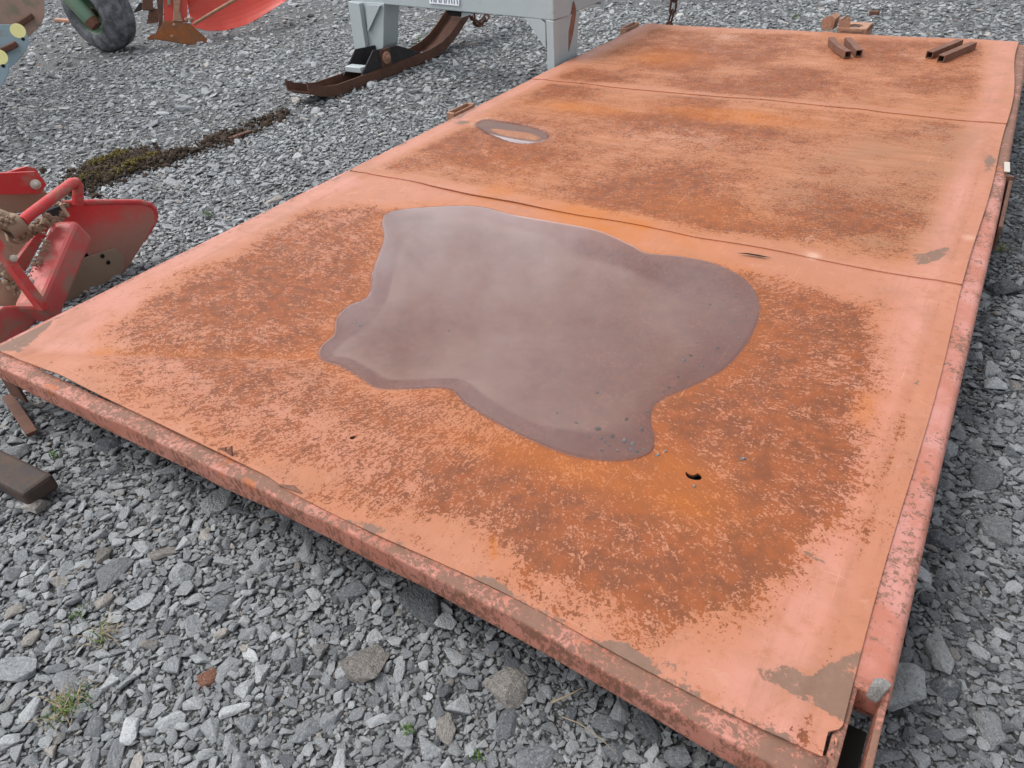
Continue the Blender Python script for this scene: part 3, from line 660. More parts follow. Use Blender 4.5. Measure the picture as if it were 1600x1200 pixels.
# ------------------------------------------------------------------ puddles
def puddle(poly, name, label, lv):
    lv = ZD + lv; poly = np.array(poly); bm = bmesh.new()
    x0, y0 = poly.min(0) - .01; x1, y1 = poly.max(0) + .01
    rings = []
    # inset rings make the rounded edge of the water
    ctr = poly; nxt = np.roll(poly, -1, 0); prv = np.roll(poly, 1, 0); tn = nxt - prv; tn /= np.linalg.norm(tn, axis=1)[:, None]
    area = np.sum(poly[:, 0] * nxt[:, 1] - nxt[:, 0] * poly[:, 1]); nr = np.stack([-tn[:, 1], tn[:, 0]], 1) * (1 if area > 0 else -1)
    for ins, z in ((0, -.0008), (.002, .0), (.006, .0004), (.012, .0005)):
        rings.append([bm.verts.new((p[0], p[1], lv + z)) for p in poly + nr * ins])
    n = len(poly)
    for a, b in zip(rings[:-1], rings[1:]):
        for k in range(n):
            f = bm.faces.new((a[k], a[(k + 1) % n], b[(k + 1) % n], b[k])); f.smooth = True
    inner = bm.faces.new(rings[-1]); inner.smooth = True
    bmesh.ops.triangulate(bm, faces=[inner]); bmesh.ops.recalc_face_normals(bm, faces=bm.faces[:])
    if sum(f.normal.z for f in bm.faces) < 0: bmesh.ops.reverse_faces(bm, faces=bm.faces[:])
    me = bpy.data.meshes.new(name); bm.to_mesh(me); bm.free(); me.materials.append(M['water'])
    o = link(bpy.data.objects.new(name, me)); base_of(o, (float(poly[:, 0].mean()), float(poly[:, 1].mean()), lv - .002))
    return tag(o, label, 'puddle', 'rain puddles on the platform deck')
puddle(pud1, 'puddle', 'large mauve-brown rain puddle spread over the nearest deck sheet', -.0034)
puddle(pud2, 'puddle', 'small oval rain puddle near the left edge of the middle deck sheet', .0044)

# ------------------------------------------------------------------ tubes lying on the deck
zt = ZD + .0285
def sqtube(px_near, px_far, label, bend=0.0, size=.035):
    a = P(*px_near, zt); b = P(*px_far, zt); mid = (a + b) / 2
    if bend:
        o = MB(); d = (b - a).normalized(); sd_ = Vector((-d.y, d.x, 0)); pts = [a + (b - a) * t + sd_ * bend * (1 - (2 * t - 1) ** 2) for t in np.linspace(0, 1, 9)]
        s = size; t_ = .004; vs = []; fs = []
        for i, p in enumerate(pts):
            dd = (pts[min(i + 1, 8)] - pts[max(i - 1, 0)]).normalized(); x = Vector((-dd.y, dd.x, 0)); y = Vector((0, 0, 1))
            for w_ in (s, s - 2 * t_):
                for sx, sy in ((-1, -1), (1, -1), (1, 1), (-1, 1)): vs.append(p + x * sx * w_ / 2 + y * sy * w_ / 2)
        for i in range(8):
            for k in range(4):
                j = (k + 1) % 4; fs += [(i * 8 + k, i * 8 + j, i * 8 + 8 + j, i * 8 + 8 + k), (i * 8 + 4 + j, i * 8 + 4 + k, i * 8 + 12 + k, i * 8 + 12 + j)]
        for i in (0, 8):
            for k in range(4): j = (k + 1) % 4; fs.append((i * 8 + k, i * 8 + 4 + k, i * 8 + 4 + j, i * 8 + j))
        o.addm(vs, fs)
    else: o = MB().bar(a, b, size, size, square_hole=.004)
    ob = o.build('square_tube', M['rust_tube']); base_of(ob, (mid.x, mid.y, ZD))
    return tag(ob, label, 'steel tube', 'rusty square tubes lying on the deck')
sqtube((1325, 85.5), (1299, 63), 'short rusty square tube with a bent end, leftmost on the far deck sheet', .014)
sqtube((1342, 83.5), (1324, 63.5), 'short straight rusty square tube beside the bent one on the far deck', 0)
sqtube((1452, 86), (1499, 67), 'rusty square tube of the right pair, the one farther from the right rail', 0)
sqtube((1470, 92), (1520, 71), 'rusty square tube of the right pair, lying nearest the right rail', 0)

# ------------------------------------------------------------------ stones : shared shapes
def rock_mesh(seed, npts=16, flat=.6, bev=.06, rough=0.0, sub=0):
    r = random.Random(seed); bm = bmesh.new(); pts = []
    while len(pts) < npts:
        v = Vector((r.uniform(-1, 1), r.uniform(-1, 1), r.uniform(-1, 1)))
        if .55 < (abs(v.x) ** 3 + abs(v.y) ** 3 + abs(v.z) ** 3) ** (1 / 3) < 1: pts.append(Vector((v.x, v.y, v.z * flat)))
    vs = [bm.verts.new(p) for p in pts]
    res = bmesh.ops.convex_hull(bm, input=vs)
    bmesh.ops.delete(bm, geom=[g for g in res['geom_interior'] if isinstance(g, bmesh.types.BMVert)], context='VERTS')
    bmesh.ops.dissolve_limit(bm, angle_limit=R(14), verts=bm.verts[:], edges=bm.edges[:])
    if bev: bmesh.ops.bevel(bm, geom=bm.edges[:], offset=bev, segments=2, affect='EDGES', profile=.55, clamp_overlap=True)
    if sub:
        bmesh.ops.triangulate(bm, faces=bm.faces[:]); bmesh.ops.subdivide_edges(bm, edges=bm.edges[:], cuts=sub, use_grid_fill=True)
        from mathutils import noise
        for v in bm.verts:
            v.co += v.co.normalized() * rough * (noise.noise(v.co * 2.3 + Vector((seed, 0, 0))) + .5 * noise.noise(v.co * 6 + Vector((0, seed, 0))))
    m_ = max(max(abs(v.co.x), abs(v.co.y)) for v in bm.verts)
    for v in bm.verts: v.co /= m_
    me = bpy.data.meshes.new('stone'); bm.to_mesh(me); bm.free()
    return me
NV = 22
rocks = bpy.data.collections.new('stone_shapes')
for k in range(NV):
    me = rock_mesh(100 + k, 12 + k % 8, .42 + .05 * (k % 6), .07); me.materials.append(M['stone_i'])
    for p in me.polygons: p.use_smooth = False
    rocks.objects.link(bpy.data.objects.new('stone_shape_%02d' % k, me))

# ------------------------------------------------------------------ gravel
MOSS = [P(x, y) for x, y in [(128,300),(160,268),(215,250),(262,252),(330,228),(400,200),(455,178)]]
def scatter(rmin, rmax, attempts_per_m2, zone, taken, cell=.05, slack=.86):
    x0, x1, y0, y1, keepf = zone; area = (x1 - x0) * (y1 - y0); n = int(area * attempts_per_m2)
    X = rng.uniform(x0, x1, n); Y = rng.uniform(y0, y1, n); u = rng.random(n); Rr = rmin * (rmax / rmin) ** (u ** 1.5)
    k = keepf(X, Y); X, Y, Rr = X[k], Y[k], Rr[k]; out = []
    for x, y, r in zip(X.tolist(), Y.tolist(), Rr.tolist()):
        i, j = int(x // cell), int(y // cell); ok = True; m_ = int((r + .055) // cell) + 1
        for a in range(i - m_, i + m_ + 1):
            for b in range(j - m_, j + m_ + 1):
                for (qx, qy, qr) in taken.get((a, b), ()):
                    s = (r + qr) * slack
                    if (x - qx) ** 2 + (y - qy) ** 2 < s * s: ok = False; break
                if not ok: break
            if not ok: break
        if ok: taken.setdefault((i, j), []).append((x, y, r)); out.append((x, y, r))
    return out
def visible(X, Y, mg=260):
    px, py, d = proj(X, Y, np.zeros_like(X)); v = (d > .15) & (px > -mg) & (px < 1600 + mg) & (py > -mg * .6) & (py < 1200 + mg)
    under = (X > -2.0) & (X < -.12) & (Y > .90) & (Y < 4.9) & ~(np.hypot(X - HOLEC[0], Y - HOLEC[1]) < .22)
    return v & ~under
def band(lo, hi): return lambda X, Y: visible(X, Y) & (np.hypot(X, Y) >= lo) & (np.hypot(X, Y) < hi)
taken = {}; stones = []
FEATURE = []                                     # individually modelled stones, kept clear of the scatter
def feature(px, py, rad): p = P(px, py, .075 if (px, py) == (1415, 1063) else 0); FEATURE.append((p.x, p.y, rad)); taken.setdefault((int(p.x // .05), int(p.y // .05)), []).append((p.x, p.y, rad * .9)); return p
feats = [
 (1415, 1063, .040, 'big pale speckled grey stone touching the near right corner of the rail', .85, .3, 41, .8, 1.0),
 (793, 1077, .042, 'tan squarish stone, biggest on the gravel below the front beam', .68, .90, 42, .75, .9),
 (1465, 1026, .033, 'smooth pale grey-green rounded stone right of the platform corner', .85, .82, 43, .8, .6),
 (697, 1143, .026, 'long pinkish stone lying near the bottom edge of the photo', .7, .93, 44, .6, 2.2),
 (342, 783, .045, 'large flat pale slab of stone beside the front beam', .72, .2, 45, .4, 1.2),
 (160, 870, .024, 'ochre-brown stone among grey gravel at the left', .35, .94, 46, .8, 1.0),
 (26, 957, .022, 'small cream stone near the left edge of the photo', .9, .92, 47, .7, 1.0),
 (325, 1062, .020, 'flat brick-red chip lying on the gravel', .5, .995, 48, .5, 1.0),
 (565, 1043, .045, 'brownish flat stone left of the tan squarish stone', .45, .93, 49, .5, 1.1),
 (1570, 455, .050, 'dark angular stone beside the right rail', .12, .2, 50, .75, 1.3),
 (1535, 750, .045, 'dark blue-grey stone right of the rail at mid height', .25, .3, 51, .7, 1.2),
 (1560, 835, .040, 'broad mid-grey angular stone near the right edge of the photo', .42, .3, 52, .7, 1.2),
 (1545, 1142, .030, 'oval pale stone near the bottom right corner of the photo', .6, .5, 53, .6, 1.6),
 (172, 900, .045, 'large bluish-grey flat stone below the ochre-brown stone', .45, .1, 54, .5, 1.2),
 (655, 955, .052, 'broad dark slate-grey stone half under the front beam', .22, .1, 55, .5, 1.2),
 (88, 187, .055, 'pale flat stone in the open gravel left of the skid', .68, .4, 56, .6, 1.5),
 (160, 138, .045, 'whitish stone in the open gravel below the wheel', .85, .5, 57, .7, 1.1),
]
fpos = [feature(f[0], f[1], f[2]) for f in feats]
def zone(lo, hi):
    return (-hi, hi * .6, -.6, hi, band(lo, hi))
for lo, hi, specs in (
    (0, 2.6, ((.026, .038, 26), (.0140, .026, 1100), (.0075, .0145, 7500), (.004, .0075, 26000))),
    (2.6, 4.6, ((.026, .038, 25), (.013, .026, 600), (.007, .013, 5000))),
    (4.6, 7.5, ((.028, .045, 25), (.014, .028, 420), (.009, .014, 800))),
    (7.5, 15., ((.030, .060, 22), (.017, .030, 170)))):
    for rmin, rmax, dens in specs: stones += scatter(rmin, rmax, dens, zone(lo, hi), taken, .05, .86 if rmin > .0078 else .70)
S = np.array(stones); n = len(S); print('gravel stones', n)
ymod = vnoise(S[:, 0], S[:, 1], .8, 5, 3)
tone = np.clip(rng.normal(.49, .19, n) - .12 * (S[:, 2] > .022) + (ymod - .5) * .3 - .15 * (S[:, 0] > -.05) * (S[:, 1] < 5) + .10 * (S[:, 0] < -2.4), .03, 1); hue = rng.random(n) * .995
hue = np.where((hue > .80) & (rng.random(n) < .78), .4, hue)
hue = np.where(hue > .985, np.where(rng.random(n) < .15, .99, .86), hue)
elong = rng.uniform(1.0, 1.55, n)
scl = np.stack([S[:, 2] * elong, S[:, 2] / np.sqrt(elong) * rng.uniform(.85, 1.1, n), S[:, 2] * rng.uniform(.65, 1.15, n)], 1)
rot = np.stack([rng.normal(0, .20, n), rng.normal(0, .20, n), rng.uniform(0, 6.283, n)], 1)
big = S[:, 2] > .016
pos = np.stack([S[:, 0], S[:, 1], np.where(big, S[:, 2] * .05, S[:, 2] * .35) + rng.normal(0, .002, n)], 1)
me = bpy.data.meshes.new('gravel'); me.vertices.add(n); me.vertices.foreach_set('co', pos.ravel().astype(np.float32))
for nm, typ, key, arr in (('scl', 'FLOAT_VECTOR', 'vector', scl), ('rot', 'FLOAT_VECTOR', 'vector', rot), ('tone', 'FLOAT', 'value', tone), ('hue', 'FLOAT', 'value', hue)):
    a = me.attributes.new(nm, typ, 'POINT'); a.data.foreach_set(key, arr.ravel().astype(np.float32))
a = me.attributes.new('pick', 'INT', 'POINT'); a.data.foreach_set('value', rng.integers(0, NV, n).astype(np.int32))
gravel = link(bpy.data.objects.new('gravel', me)); tag(gravel, 'loose grey crushed stone covering the yard', 'gravel', None, 'stuff')
ng = bpy.data.node_groups.new('scatter_stones', 'GeometryNodeTree')
ng.interface.new_socket('Geometry', in_out='INPUT', socket_type='NodeSocketGeometry'); ng.interface.new_socket('Geometry', in_out='OUTPUT', socket_type='NodeSocketGeometry')
gi = ng.nodes.new('NodeGroupInput'); go = ng.nodes.new('NodeGroupOutput'); ip = ng.nodes.new('GeometryNodeInstanceOnPoints'); ci = ng.nodes.new('GeometryNodeCollectionInfo')
ci.inputs['Collection'].default_value = rocks; ci.inputs['Separate Children'].default_value = True; ci.inputs['Reset Children'].default_value = True
def nattr(nm, typ):
    q = ng.nodes.new('GeometryNodeInputNamedAttribute'); q.data_type = typ; q.inputs['Name'].default_value = nm; return q.outputs['Attribute']
ng.links.new(gi.outputs[0], ip.inputs['Points']); ng.links.new(ci.outputs[0], ip.inputs['Instance']); ip.inputs['Pick Instance'].default_value = True
ng.links.new(nattr('pick', 'INT'), ip.inputs['Instance Index']); ng.links.new(nattr('scl', 'FLOAT_VECTOR'), ip.inputs['Scale'])
er = ng.nodes.new('FunctionNodeEulerToRotation'); ng.links.new(nattr('rot', 'FLOAT_VECTOR'), er.inputs[0]); ng.links.new(er.outputs[0], ip.inputs['Rotation'])
ng.links.new(ip.outputs[0], go.inputs[0])
md = gravel.modifiers.new('scatter', 'NODES'); md.node_group = ng

for f, p in zip(feats, fpos):
    me = rock_mesh(f[6], 18, .75, .05, .06, 2); me.materials.append(M['stone'])
    for q in me.polygons: q.use_smooth = True
    o = link(bpy.data.objects.new('stone', me)); r_ = f[2]; e = math.sqrt(f[8])
    o.scale = (r_ * e * 1.08, r_ / e * 1.08, r_ * f[7]); o.rotation_euler = (random.uniform(-.15, .15), random.uniform(-.15, .15), random.uniform(0, 3.1) if f[8] < 1.5 else R(-60))
    o.location = (p.x, p.y, max(p.z - .02, r_ * f[7] * .25)); o['tone'] = f[4]; o['hue'] = f[5]
    tag(o, f[3], 'stone')
#@@OBJECTS

# ------------------------------------------------------------------ grey skid-mounted frame
ZB = .45
cA = P(548, 2, ZB); cB = P(882, 33, ZB); cB.x = -2.262
Xc = cB.x
fr = thing('skid_frame', ((cA.x + cB.x) / 2, 4.1, 0), 'grey-painted steel frame on legs with a rusty curved skid, standing behind the platform', 'machine frame')
dF = (cB - cA).normalized(); nF = Vector((dF.y, -dF.x, 0))         # faces the camera
def F(px, py, off=0): return PN(px, py, cA + nF * off, nF)
def Rr(px, py, off=0): return PX(px, py, Xc + off)
inw = -nF
mb = MB()
mb.prism([cA, cB, cB + Vector((0, 0, .30)), cA + Vector((0, 0, .30))], inw * .16, .006)
b2 = cB + Vector((0, 1.75, -.01)); c0 = cB + Vector((0, .17, 0))
mb.prism([c0, b2, b2 + Vector((0, 0, .28)), c0 + Vector((0, 0, .30))], (-.14, 0, 0), .006)
mb.prism([cA + inw * .17, cA + inw * .17 + Vector((.12, 1.5, 0)), cA + inw * .17 + Vector((.12, 1.5, .28)), cA + inw * .17 + Vector((0, 0, .30))], (.14, 0, 0), .006)
mb.build('frame_beam', M['grey'], fr)
g1 = MB(); g1.prism([F(553, 2, .003), F(600, 5, .003), F(599, 72, .003), F(590, 104, .003), F(566, 99, .003)], inw * .14, .004)
g1.build('leg', M['grey'], fr)
MB().prism([F(549, 1, .006), F(567, 4, .006), F(581, 100, .006), F(563, 98, .006)], nF * .035, .003).build('leg_flange', M['grey'], fr)
MB().prism([F(575, 7, .004), F(597, 8, .004), F(578, 49, .004)], nF * .02).build('gusset', M['grey'], fr)
kx = F(853, 31, .004); ky = Vector((cB.x, cB.y, 0))
mb = MB(); mb.prism([F(853, 31, .004), cB + Vector((0, 0, -.003)) + nF * .004, Vector((cB.x, cB.y, -.02)) + nF * .004, Vector((kx.x, kx.y, -.02))], inw * .05, .003)
t0 = cB + inw * .03; mb.prism([t0 + Vector((.001, .0, -.002)), t0 + Vector((.001, .27, -.002)), Vector((Xc + .001, t0.y + .21, -.02)), Vector((Xc + .001, t0.y, -.02))], (-.02, 0, 0), .003)
mb.build('leg', M['grey'], fr)
MB().prism([F(820, 28, .001), F(845, 30, .001), F(852, 38, .001), F(852.5, 76, .001)], inw * .02).build('gusset', M['grey'], fr)
MB().prism([Rr(897, 2, .007), Rr(900, 12, .007), Rr(900, 24, .007), Rr(895, 55, .007), Rr(889, 80, .007), Rr(889, 50, .007), Rr(894, 20, .007)], (-.006, 0, 0)).build('rust_streak', M['greyrust'], fr)
sg = MB().prism([F(671.5, -16, .004), F(718, -11, .004), F(718, 9, .004), F(671.5, 5, .004)], nF * .004).build('name_plate', M['white'], fr)
mb = MB()
for (x0, x1, lean) in ((673.5, 675, 0), (677, 678.6, .6), (681, 682.5, -.8), (685, 686.6, .8), (688.5, 690, 0), (693, 694.4, 1), (697, 698.4, -1), (701, 702.4, 0), (704.5, 706, .9), (709, 710.4, 0), (713, 714.5, 1.2)):
    yb = 3.0 + (x0 - 672) * .09
    mb.prism([F(x0, yb - 9, .0085), F(x1, yb - 9, .0085), F(x1 + lean, yb, .0085), F(x0 + lean, yb, .0085)], nF * .0012)
mb.build('lettering', M['ink'], sg)
MB().prism([F(698, 16.5, -.02), F(719, 19, -.02), F(719, 26, -.02), F(699, 24, -.02)], inw * .12).build('rubber_block', M['hole'], fr)
MB().prism([F(720, 19, -.03), F(740, 21, -.03), F(720, 28, -.03)], inw * .02).build('gusset', M['grey'], fr)
# skid : open channel with curled ends
XS0, XS1 = -3.90, -3.70
pth = [(3.33, .085), (3.40, .052), (3.49, .022), (3.59, .008), (3.9, .004), (4.3, .004), (4.60, .008), (4.74, .025), (4.86, .060), (4.97, .112), (5.08, .172), (5.19, .235)]
pth = [(float(np.interp(t, range(len(pth)), [p[0] for p in pth])), float(np.interp(t, range(len(pth)), [p[1] for p in pth]))) for t in np.linspace(0, len(pth) - 1, 45)]
mb = MB()
def strip(x, w_, h0, h1):
    vs = []; fs = []
    for (y, z) in pth: vs += [(x, y, z + h0), (x + w_, y, z + h0), (x + w_, y, z + h1), (x, y, z + h1)]
    for i in range(len(pth) - 1):
        for k in range(4): fs.append((i * 4 + k, i * 4 + (k + 1) % 4, i * 4 + 4 + (k + 1) % 4, i * 4 + 4 + k))
    e = (len(pth) - 1) * 4; fs += [(3, 2, 1, 0), (e, e + 1, e + 2, e + 3)]; mb.addm(vs, fs)
strip(XS1 - .008, .008, 0, .068); strip(XS0, .008, 0, .068); strip(XS0 + .008, XS1 - XS0 - .016, .002, .010)
sk = mb.build('skid', M['rust'], fr)
def K(px, py, x): return PX(px, py, x)
for x in (-3.715, -3.875):
    xx = -3.715; pl = [K(564, 121, xx), K(583, 79, xx), K(622, 71, xx), K(664, 84, xx), K(650, 97, xx), K(610, 112, xx)]
    pl = [Vector((x, p.y, p.z)) for p in pl]; MB().prism(pl, (-.010, 0, 0), .002).build('side_plate', M['dark'], sk)
c = K(602, 90, -3.715)
MB().box((-3.712, c.y, c.z), (.008, .105, .115), None, .001).build('bearing_plate', M['rust'], sk)
MB().lathe([(0, .040), (.012, .040), (.014, .030), (.014, .018), (.03, .018), (.03, 0)], (-3.709, c.y, c.z), (1, 0, 0), 20).build('pivot_bolt', M['rust_light'], sk)
q = K(557, 107, -3.80); MB().box((-3.80, q.y, q.z), (.145, .075, .035), None, .004).build('cross_bar', M['grey'], sk)
# chains
def chain(pts, r, lw, name, mat, parent):
    for i in range(len(pts) - 1):
        a, b = Vector(pts[i]), Vector(pts[i + 1]); d = b - a; ln = d.length * .5 + r * 1.6; u = d.normalized(); v = u.orthogonal().normalized()
        if i % 2: v = u.cross(v)
        cc = (a + b) / 2; loop = [cc + u * math.copysign(max(0, ln - lw), math.cos(t)) + u * lw * math.cos(t) + v * lw * math.sin(t) for t in np.linspace(0, 2 * math.pi, 20, endpoint=False)]
        MB().tube(loop, r, 7, closed=True).build('chain_link', mat, parent)
pc = [K(x, y, -3.62) for x, y in ((737, 22), (739, 28), (742, 34), (747, 38), (752, 37), (757, 31), (761, 25))]
ch = thing('chain', tuple(pc[0]), 'short rusty chain looped under the grey frame by the skid tip', 'chain')
chain(pc, .008, .018, 'chain_link', M['rust'], ch)
pc = [PY(x, y, 5.62) for x, y in ((1059, -40), (1056, -20), (1053, 0), (1051, 18), (1046, 37), (1041, 55))]
ch = thing('chain', (pc[0].x, pc[0].y, 0), 'long-linked rusty chain hanging beyond the far edge of the platform', 'chain')
chain(pc, .008, .022, 'chain_link', M['rust'], ch)

# ------------------------------------------------------------------ curved plates
def curved(top, bot, n, bulge, thick, ns=24, nt=12):
    def res(pl):
        pl = [Vector(p) for p in pl]; L = [0]
        for a, b in zip(pl[:-1], pl[1:]): L.append(L[-1] + (b - a).length)
        return [Vector([float(np.interp(t * L[-1], L, [p[i] for p in pl])) for i in range(3)]) for t in np.linspace(0, 1, ns + 1)]
    T_, B_ = res(top), res(bot); n = Vector(n).normalized(); vs = []; fs = []
    for j in range(nt + 1):
        t = j / nt
        for i in range(ns + 1): vs.append(T_[i].lerp(B_[i], t) + n * bulge * 4 * t * (1 - t))
    m_ = len(vs); vs += [v - n * thick for v in vs]; w_ = ns + 1
    for j in range(nt):
        for i in range(ns):
            a = j * w_ + i; fs.append((a, a + 1, a + w_ + 1, a + w_)); fs.append((m_ + a + 1, m_ + a, m_ + a + w_, m_ + a + w_ + 1))
    for i in range(ns): fs.append((i + 1, i, m_ + i, m_ + i + 1)); a = nt * w_ + i; fs.append((a, a + 1, m_ + a + 1, m_ + a))
    for j in range(nt): a = j * w_; fs.append((a, a + w_, m_ + a + w_, m_ + a)); a += ns; fs.append((a + w_, a, m_ + a, m_ + a + w_))
    return MB().addm(vs, fs, False)

# ------------------------------------------------------------------ red plough beside the platform
rp = thing('red_plough', (-2.8, 1.1, 0), 'mud-caked red plough with a bent tube handle, close by the platform at left', 'plough')
def Q(px, py, x=-2.75): return PX(px, py, x)
mo = MB().prism([Q(100, 318), Q(150, 315.5), Q(220, 315), Q(235, 318), Q(243, 325), Q(246, 335), Q(243, 347), Q(225, 380), Q(197, 424), Q(165, 470), Q(110, 520), Q(40, 520), Q(70, 420)], (-.016, 0, .0), .005).build('mouldboard', M['red'], rp)
MB().tube([Q(98, 318, -2.757), Q(150, 316, -2.757), Q(218, 316, -2.757), Q(234, 320, -2.757), Q(241, 328, -2.757), Q(243, 338, -2.757), Q(240, 350, -2.757), Q(225, 378, -2.757)], [.012] * 6 + [.009, .003], 10).build('rolled_edge', M['red_clean'], mo)
lp = [Q(128, 404, -2.742), Q(179, 388, -2.742), Q(193, 401, -2.742), Q(195, 418, -2.742), Q(168, 475, -2.742), Q(110, 530, -2.742), Q(40, 545, -2.742), Q(80, 460, -2.742)]
sh = MB().prism(lp, (-.006, 0, 0), .002).build('share', M['dust'], rp)
for (x, y) in ((160, 400), (169, 410)): p = Q(x, y, -2.7415); MB().lathe([(0, .008), (.002, .008), (.002, 0)], p, (1, 0, 0), 12).build('bolt_hole', M['hole'], sh)
# box beam
a = Q(113, 362, -2.66); b = Q(56, 492, -2.52); MB().bar(a + (a - b) * .03, b, .095, .10, bev=.014).build('box_beam', M['red_dust'], rp)
# tube handle
hp = [(34, 346), (50, 333), (70, 318), (90, 303), (106, 291), (113, 286), (118, 285), (121, 290), (122, 300), (121.5, 320)]
hz = [-2.60, -2.62, -2.645, -2.67, -2.69, -2.70, -2.705, -2.71, -2.715, -2.72]
MB().tube([Q(x, y, z) for (x, y), z in zip(hp, hz)], .0185, 16).build('handle', M['red_clean'], rp)
MB().lathe([(-.03, .03), (-.028, .036), (.02, .036), (.026, .03), (.03, .02)], Q(22, 352, -2.62), Q(50, 333, -2.62) - Q(22, 352, -2.62), 18).build('collar', M['dust'], rp)
MB().tube([Q(-30, 338, -2.64), Q(0, 341, -2.64), Q(24, 351, -2.63)], .030, 14).build('shaft', M['dust'], rp)
MB().prism([Q(6, 345, -2.66), Q(20, 342, -2.66), Q(60, 352, -2.66), Q(75, 340, -2.66), Q(70, 352, -2.66), Q(45, 378, -2.66), Q(28, 383, -2.66), Q(14, 378, -2.66)], (-.02, 0, 0), .004).build('mud_flap', M['dust'], rp)
MB().prism([Q(72, 330, -2.69), Q(98, 320, -2.69), Q(103, 336, -2.69), Q(86, 350, -2.69), Q(72, 345, -2.69)], (-.03, 0, 0), .004).build('bracket', M['dark'], rp)
MB().tube([Q(94, 319, -2.68), Q(107, 338, -2.68)], .006, 8).build('pin', M['dustpale'], rp)
# arm plates with the bolt
ar = MB().prism([Q(-30, 272, -2.80), Q(0, 270.5, -2.80), Q(55, 268, -2.80), Q(68, 279, -2.80), Q(73, 289, -2.80), Q(63, 303, -2.80), Q(0, 304, -2.80), Q(-30, 304, -2.80)], (-.012, 0, 0), .002).build('arm_plate', M['red_clean'], rp)
p = Q(55, 288, -2.798); MB().lathe([(0, .017), (.004, .018), (.009, .014), (.010, .009), (.016, .009), (.017, 0)], p, (1, -.2, .1), 14).build('bolt', M['zinc'], ar)
MB().prism([Q(-30, 275, -2.88), Q(12, 269, -2.88), Q(42, 260, -2.88), Q(56, 263, -2.88), Q(64, 275, -2.88), Q(70, 300, -2.88), Q(-30, 308, -2.88)], (-.012, 0, 0), .002).build('arm_plate', M['red_clean'], rp)
MB().prism([Q(-30, 300, -2.835), Q(66, 297, -2.835), Q(82, 306, -2.835), Q(70, 322, -2.835), Q(20, 335, -2.835), Q(-30, 345, -2.835)], (-.05, 0, 0), .004).build('arm', M['dust'], rp)
MB().prism([Q(-30, 350, -2.90), Q(12, 345, -2.90), Q(46, 372, -2.90), Q(30, 398, -2.90), Q(-30, 405, -2.90)], (-.01, 0, 0)).build('inner_plate', M['dustpale'], rp)
MB().prism([Q(72, 345, -2.76), Q(83, 347, -2.76), Q(40, 425, -2.76), Q(24, 410, -2.76)], (-.02, 0, 0), .002).build('inner_web', M['red_dust'], rp)
MB().bar(Q(-14, 372, -2.50), Q(68, 483, -2.46), .026, .055, (1, 0, .3), .005).build('brace', M['red_clean'], rp)
MB().prism([Q(-30, 430, -2.66), Q(0, 436, -2.66), Q(20, 452, -2.66), Q(50, 470, -2.66), Q(40, 480, -2.66), Q(-30, 478, -2.66)], (-.03, 0, 0), .006).build('muddy_casting', M['dustpale'], rp)
MB().prism([Q(-30, 405, -2.72), Q(8, 415, -2.72), Q(14, 432, -2.72), Q(-30, 440, -2.72)], (-.03, 0, 0), .005).build('casting', M['dark'], rp)
MB().prism([Q(-30, 500, -2.55), Q(6, 478, -2.55), Q(60, 476, -2.55), Q(60, 500, -2.55), Q(20, 540, -2.55), Q(-30, 560, -2.55)], (-.03, 0, -.01), .008).build('lower_guard', M['red_dust'], rp)
def clod(mb, p, r):
    mt = Matrix.Rotation(random.uniform(0, 6), 3, 'Z') @ Matrix.Rotation(random.uniform(0, 6), 3, 'X'); sx, sy, sz = (random.uniform(.5, 1.3) for _ in range(3))
    mb.addm([p + mt @ Vector((v.x * sx, v.y * sy, v.z * sz)) * r * random.uniform(.75, 1.2) for v in iv], ifc)
ico = bmesh.new(); bmesh.ops.create_icosphere(ico, subdivisions=1, radius=1); iv = [v.co.copy() for v in ico.verts]; ifc = [[v.index for v in f.verts] for f in ico.faces]; ico.free()
cm = MB()
for (x0, y0, x1, y1, xx, n_, rr) in ((30, 372, 78, 342, -2.655, 110, .012), (84, 350, 100, 332, -2.70, 60, .010), (2, 420, 40, 462, -2.63, 120, .014), (60, 330, 104, 322, -2.73, 60, .008), (74, 372, 36, 470, -2.60, 70, .007), (0, 345, 30, 345, -2.60, 40, .010)):
    for i in range(n_):
        f = random.random(); clod(cm, Q(x0 + (x1 - x0) * f + random.gauss(0, 4), y0 + (y1 - y0) * f + random.gauss(0, 4), xx + random.gauss(0, .008)), rr * random.uniform(.4, 1.2))
cm.build('caked_mud', M['dust'], rp)['kind'] = 'stuff'
for (x, y) in (): MB().lathe([(0, .012), (.006, .012), (.008, .008), (.012, .008), (.013, 0)], Q(x, y, -2.798), (1, -.1, .1), 6).build('bolt', M['zinc'], ar)
for (x, y) in ((20, 404), (46, 440)): MB().lathe([(0, .012), (.01, .012), (.012, 0)], Q(x, y, -2.462), (1, 0, .35), 6).build('bolt', M['zinc'], rp)
for y in (.75, 1.2): MB().box((-2.80, y, .06), (.10, .05, .16), None, .006).build('foot', M['dust'], rp)

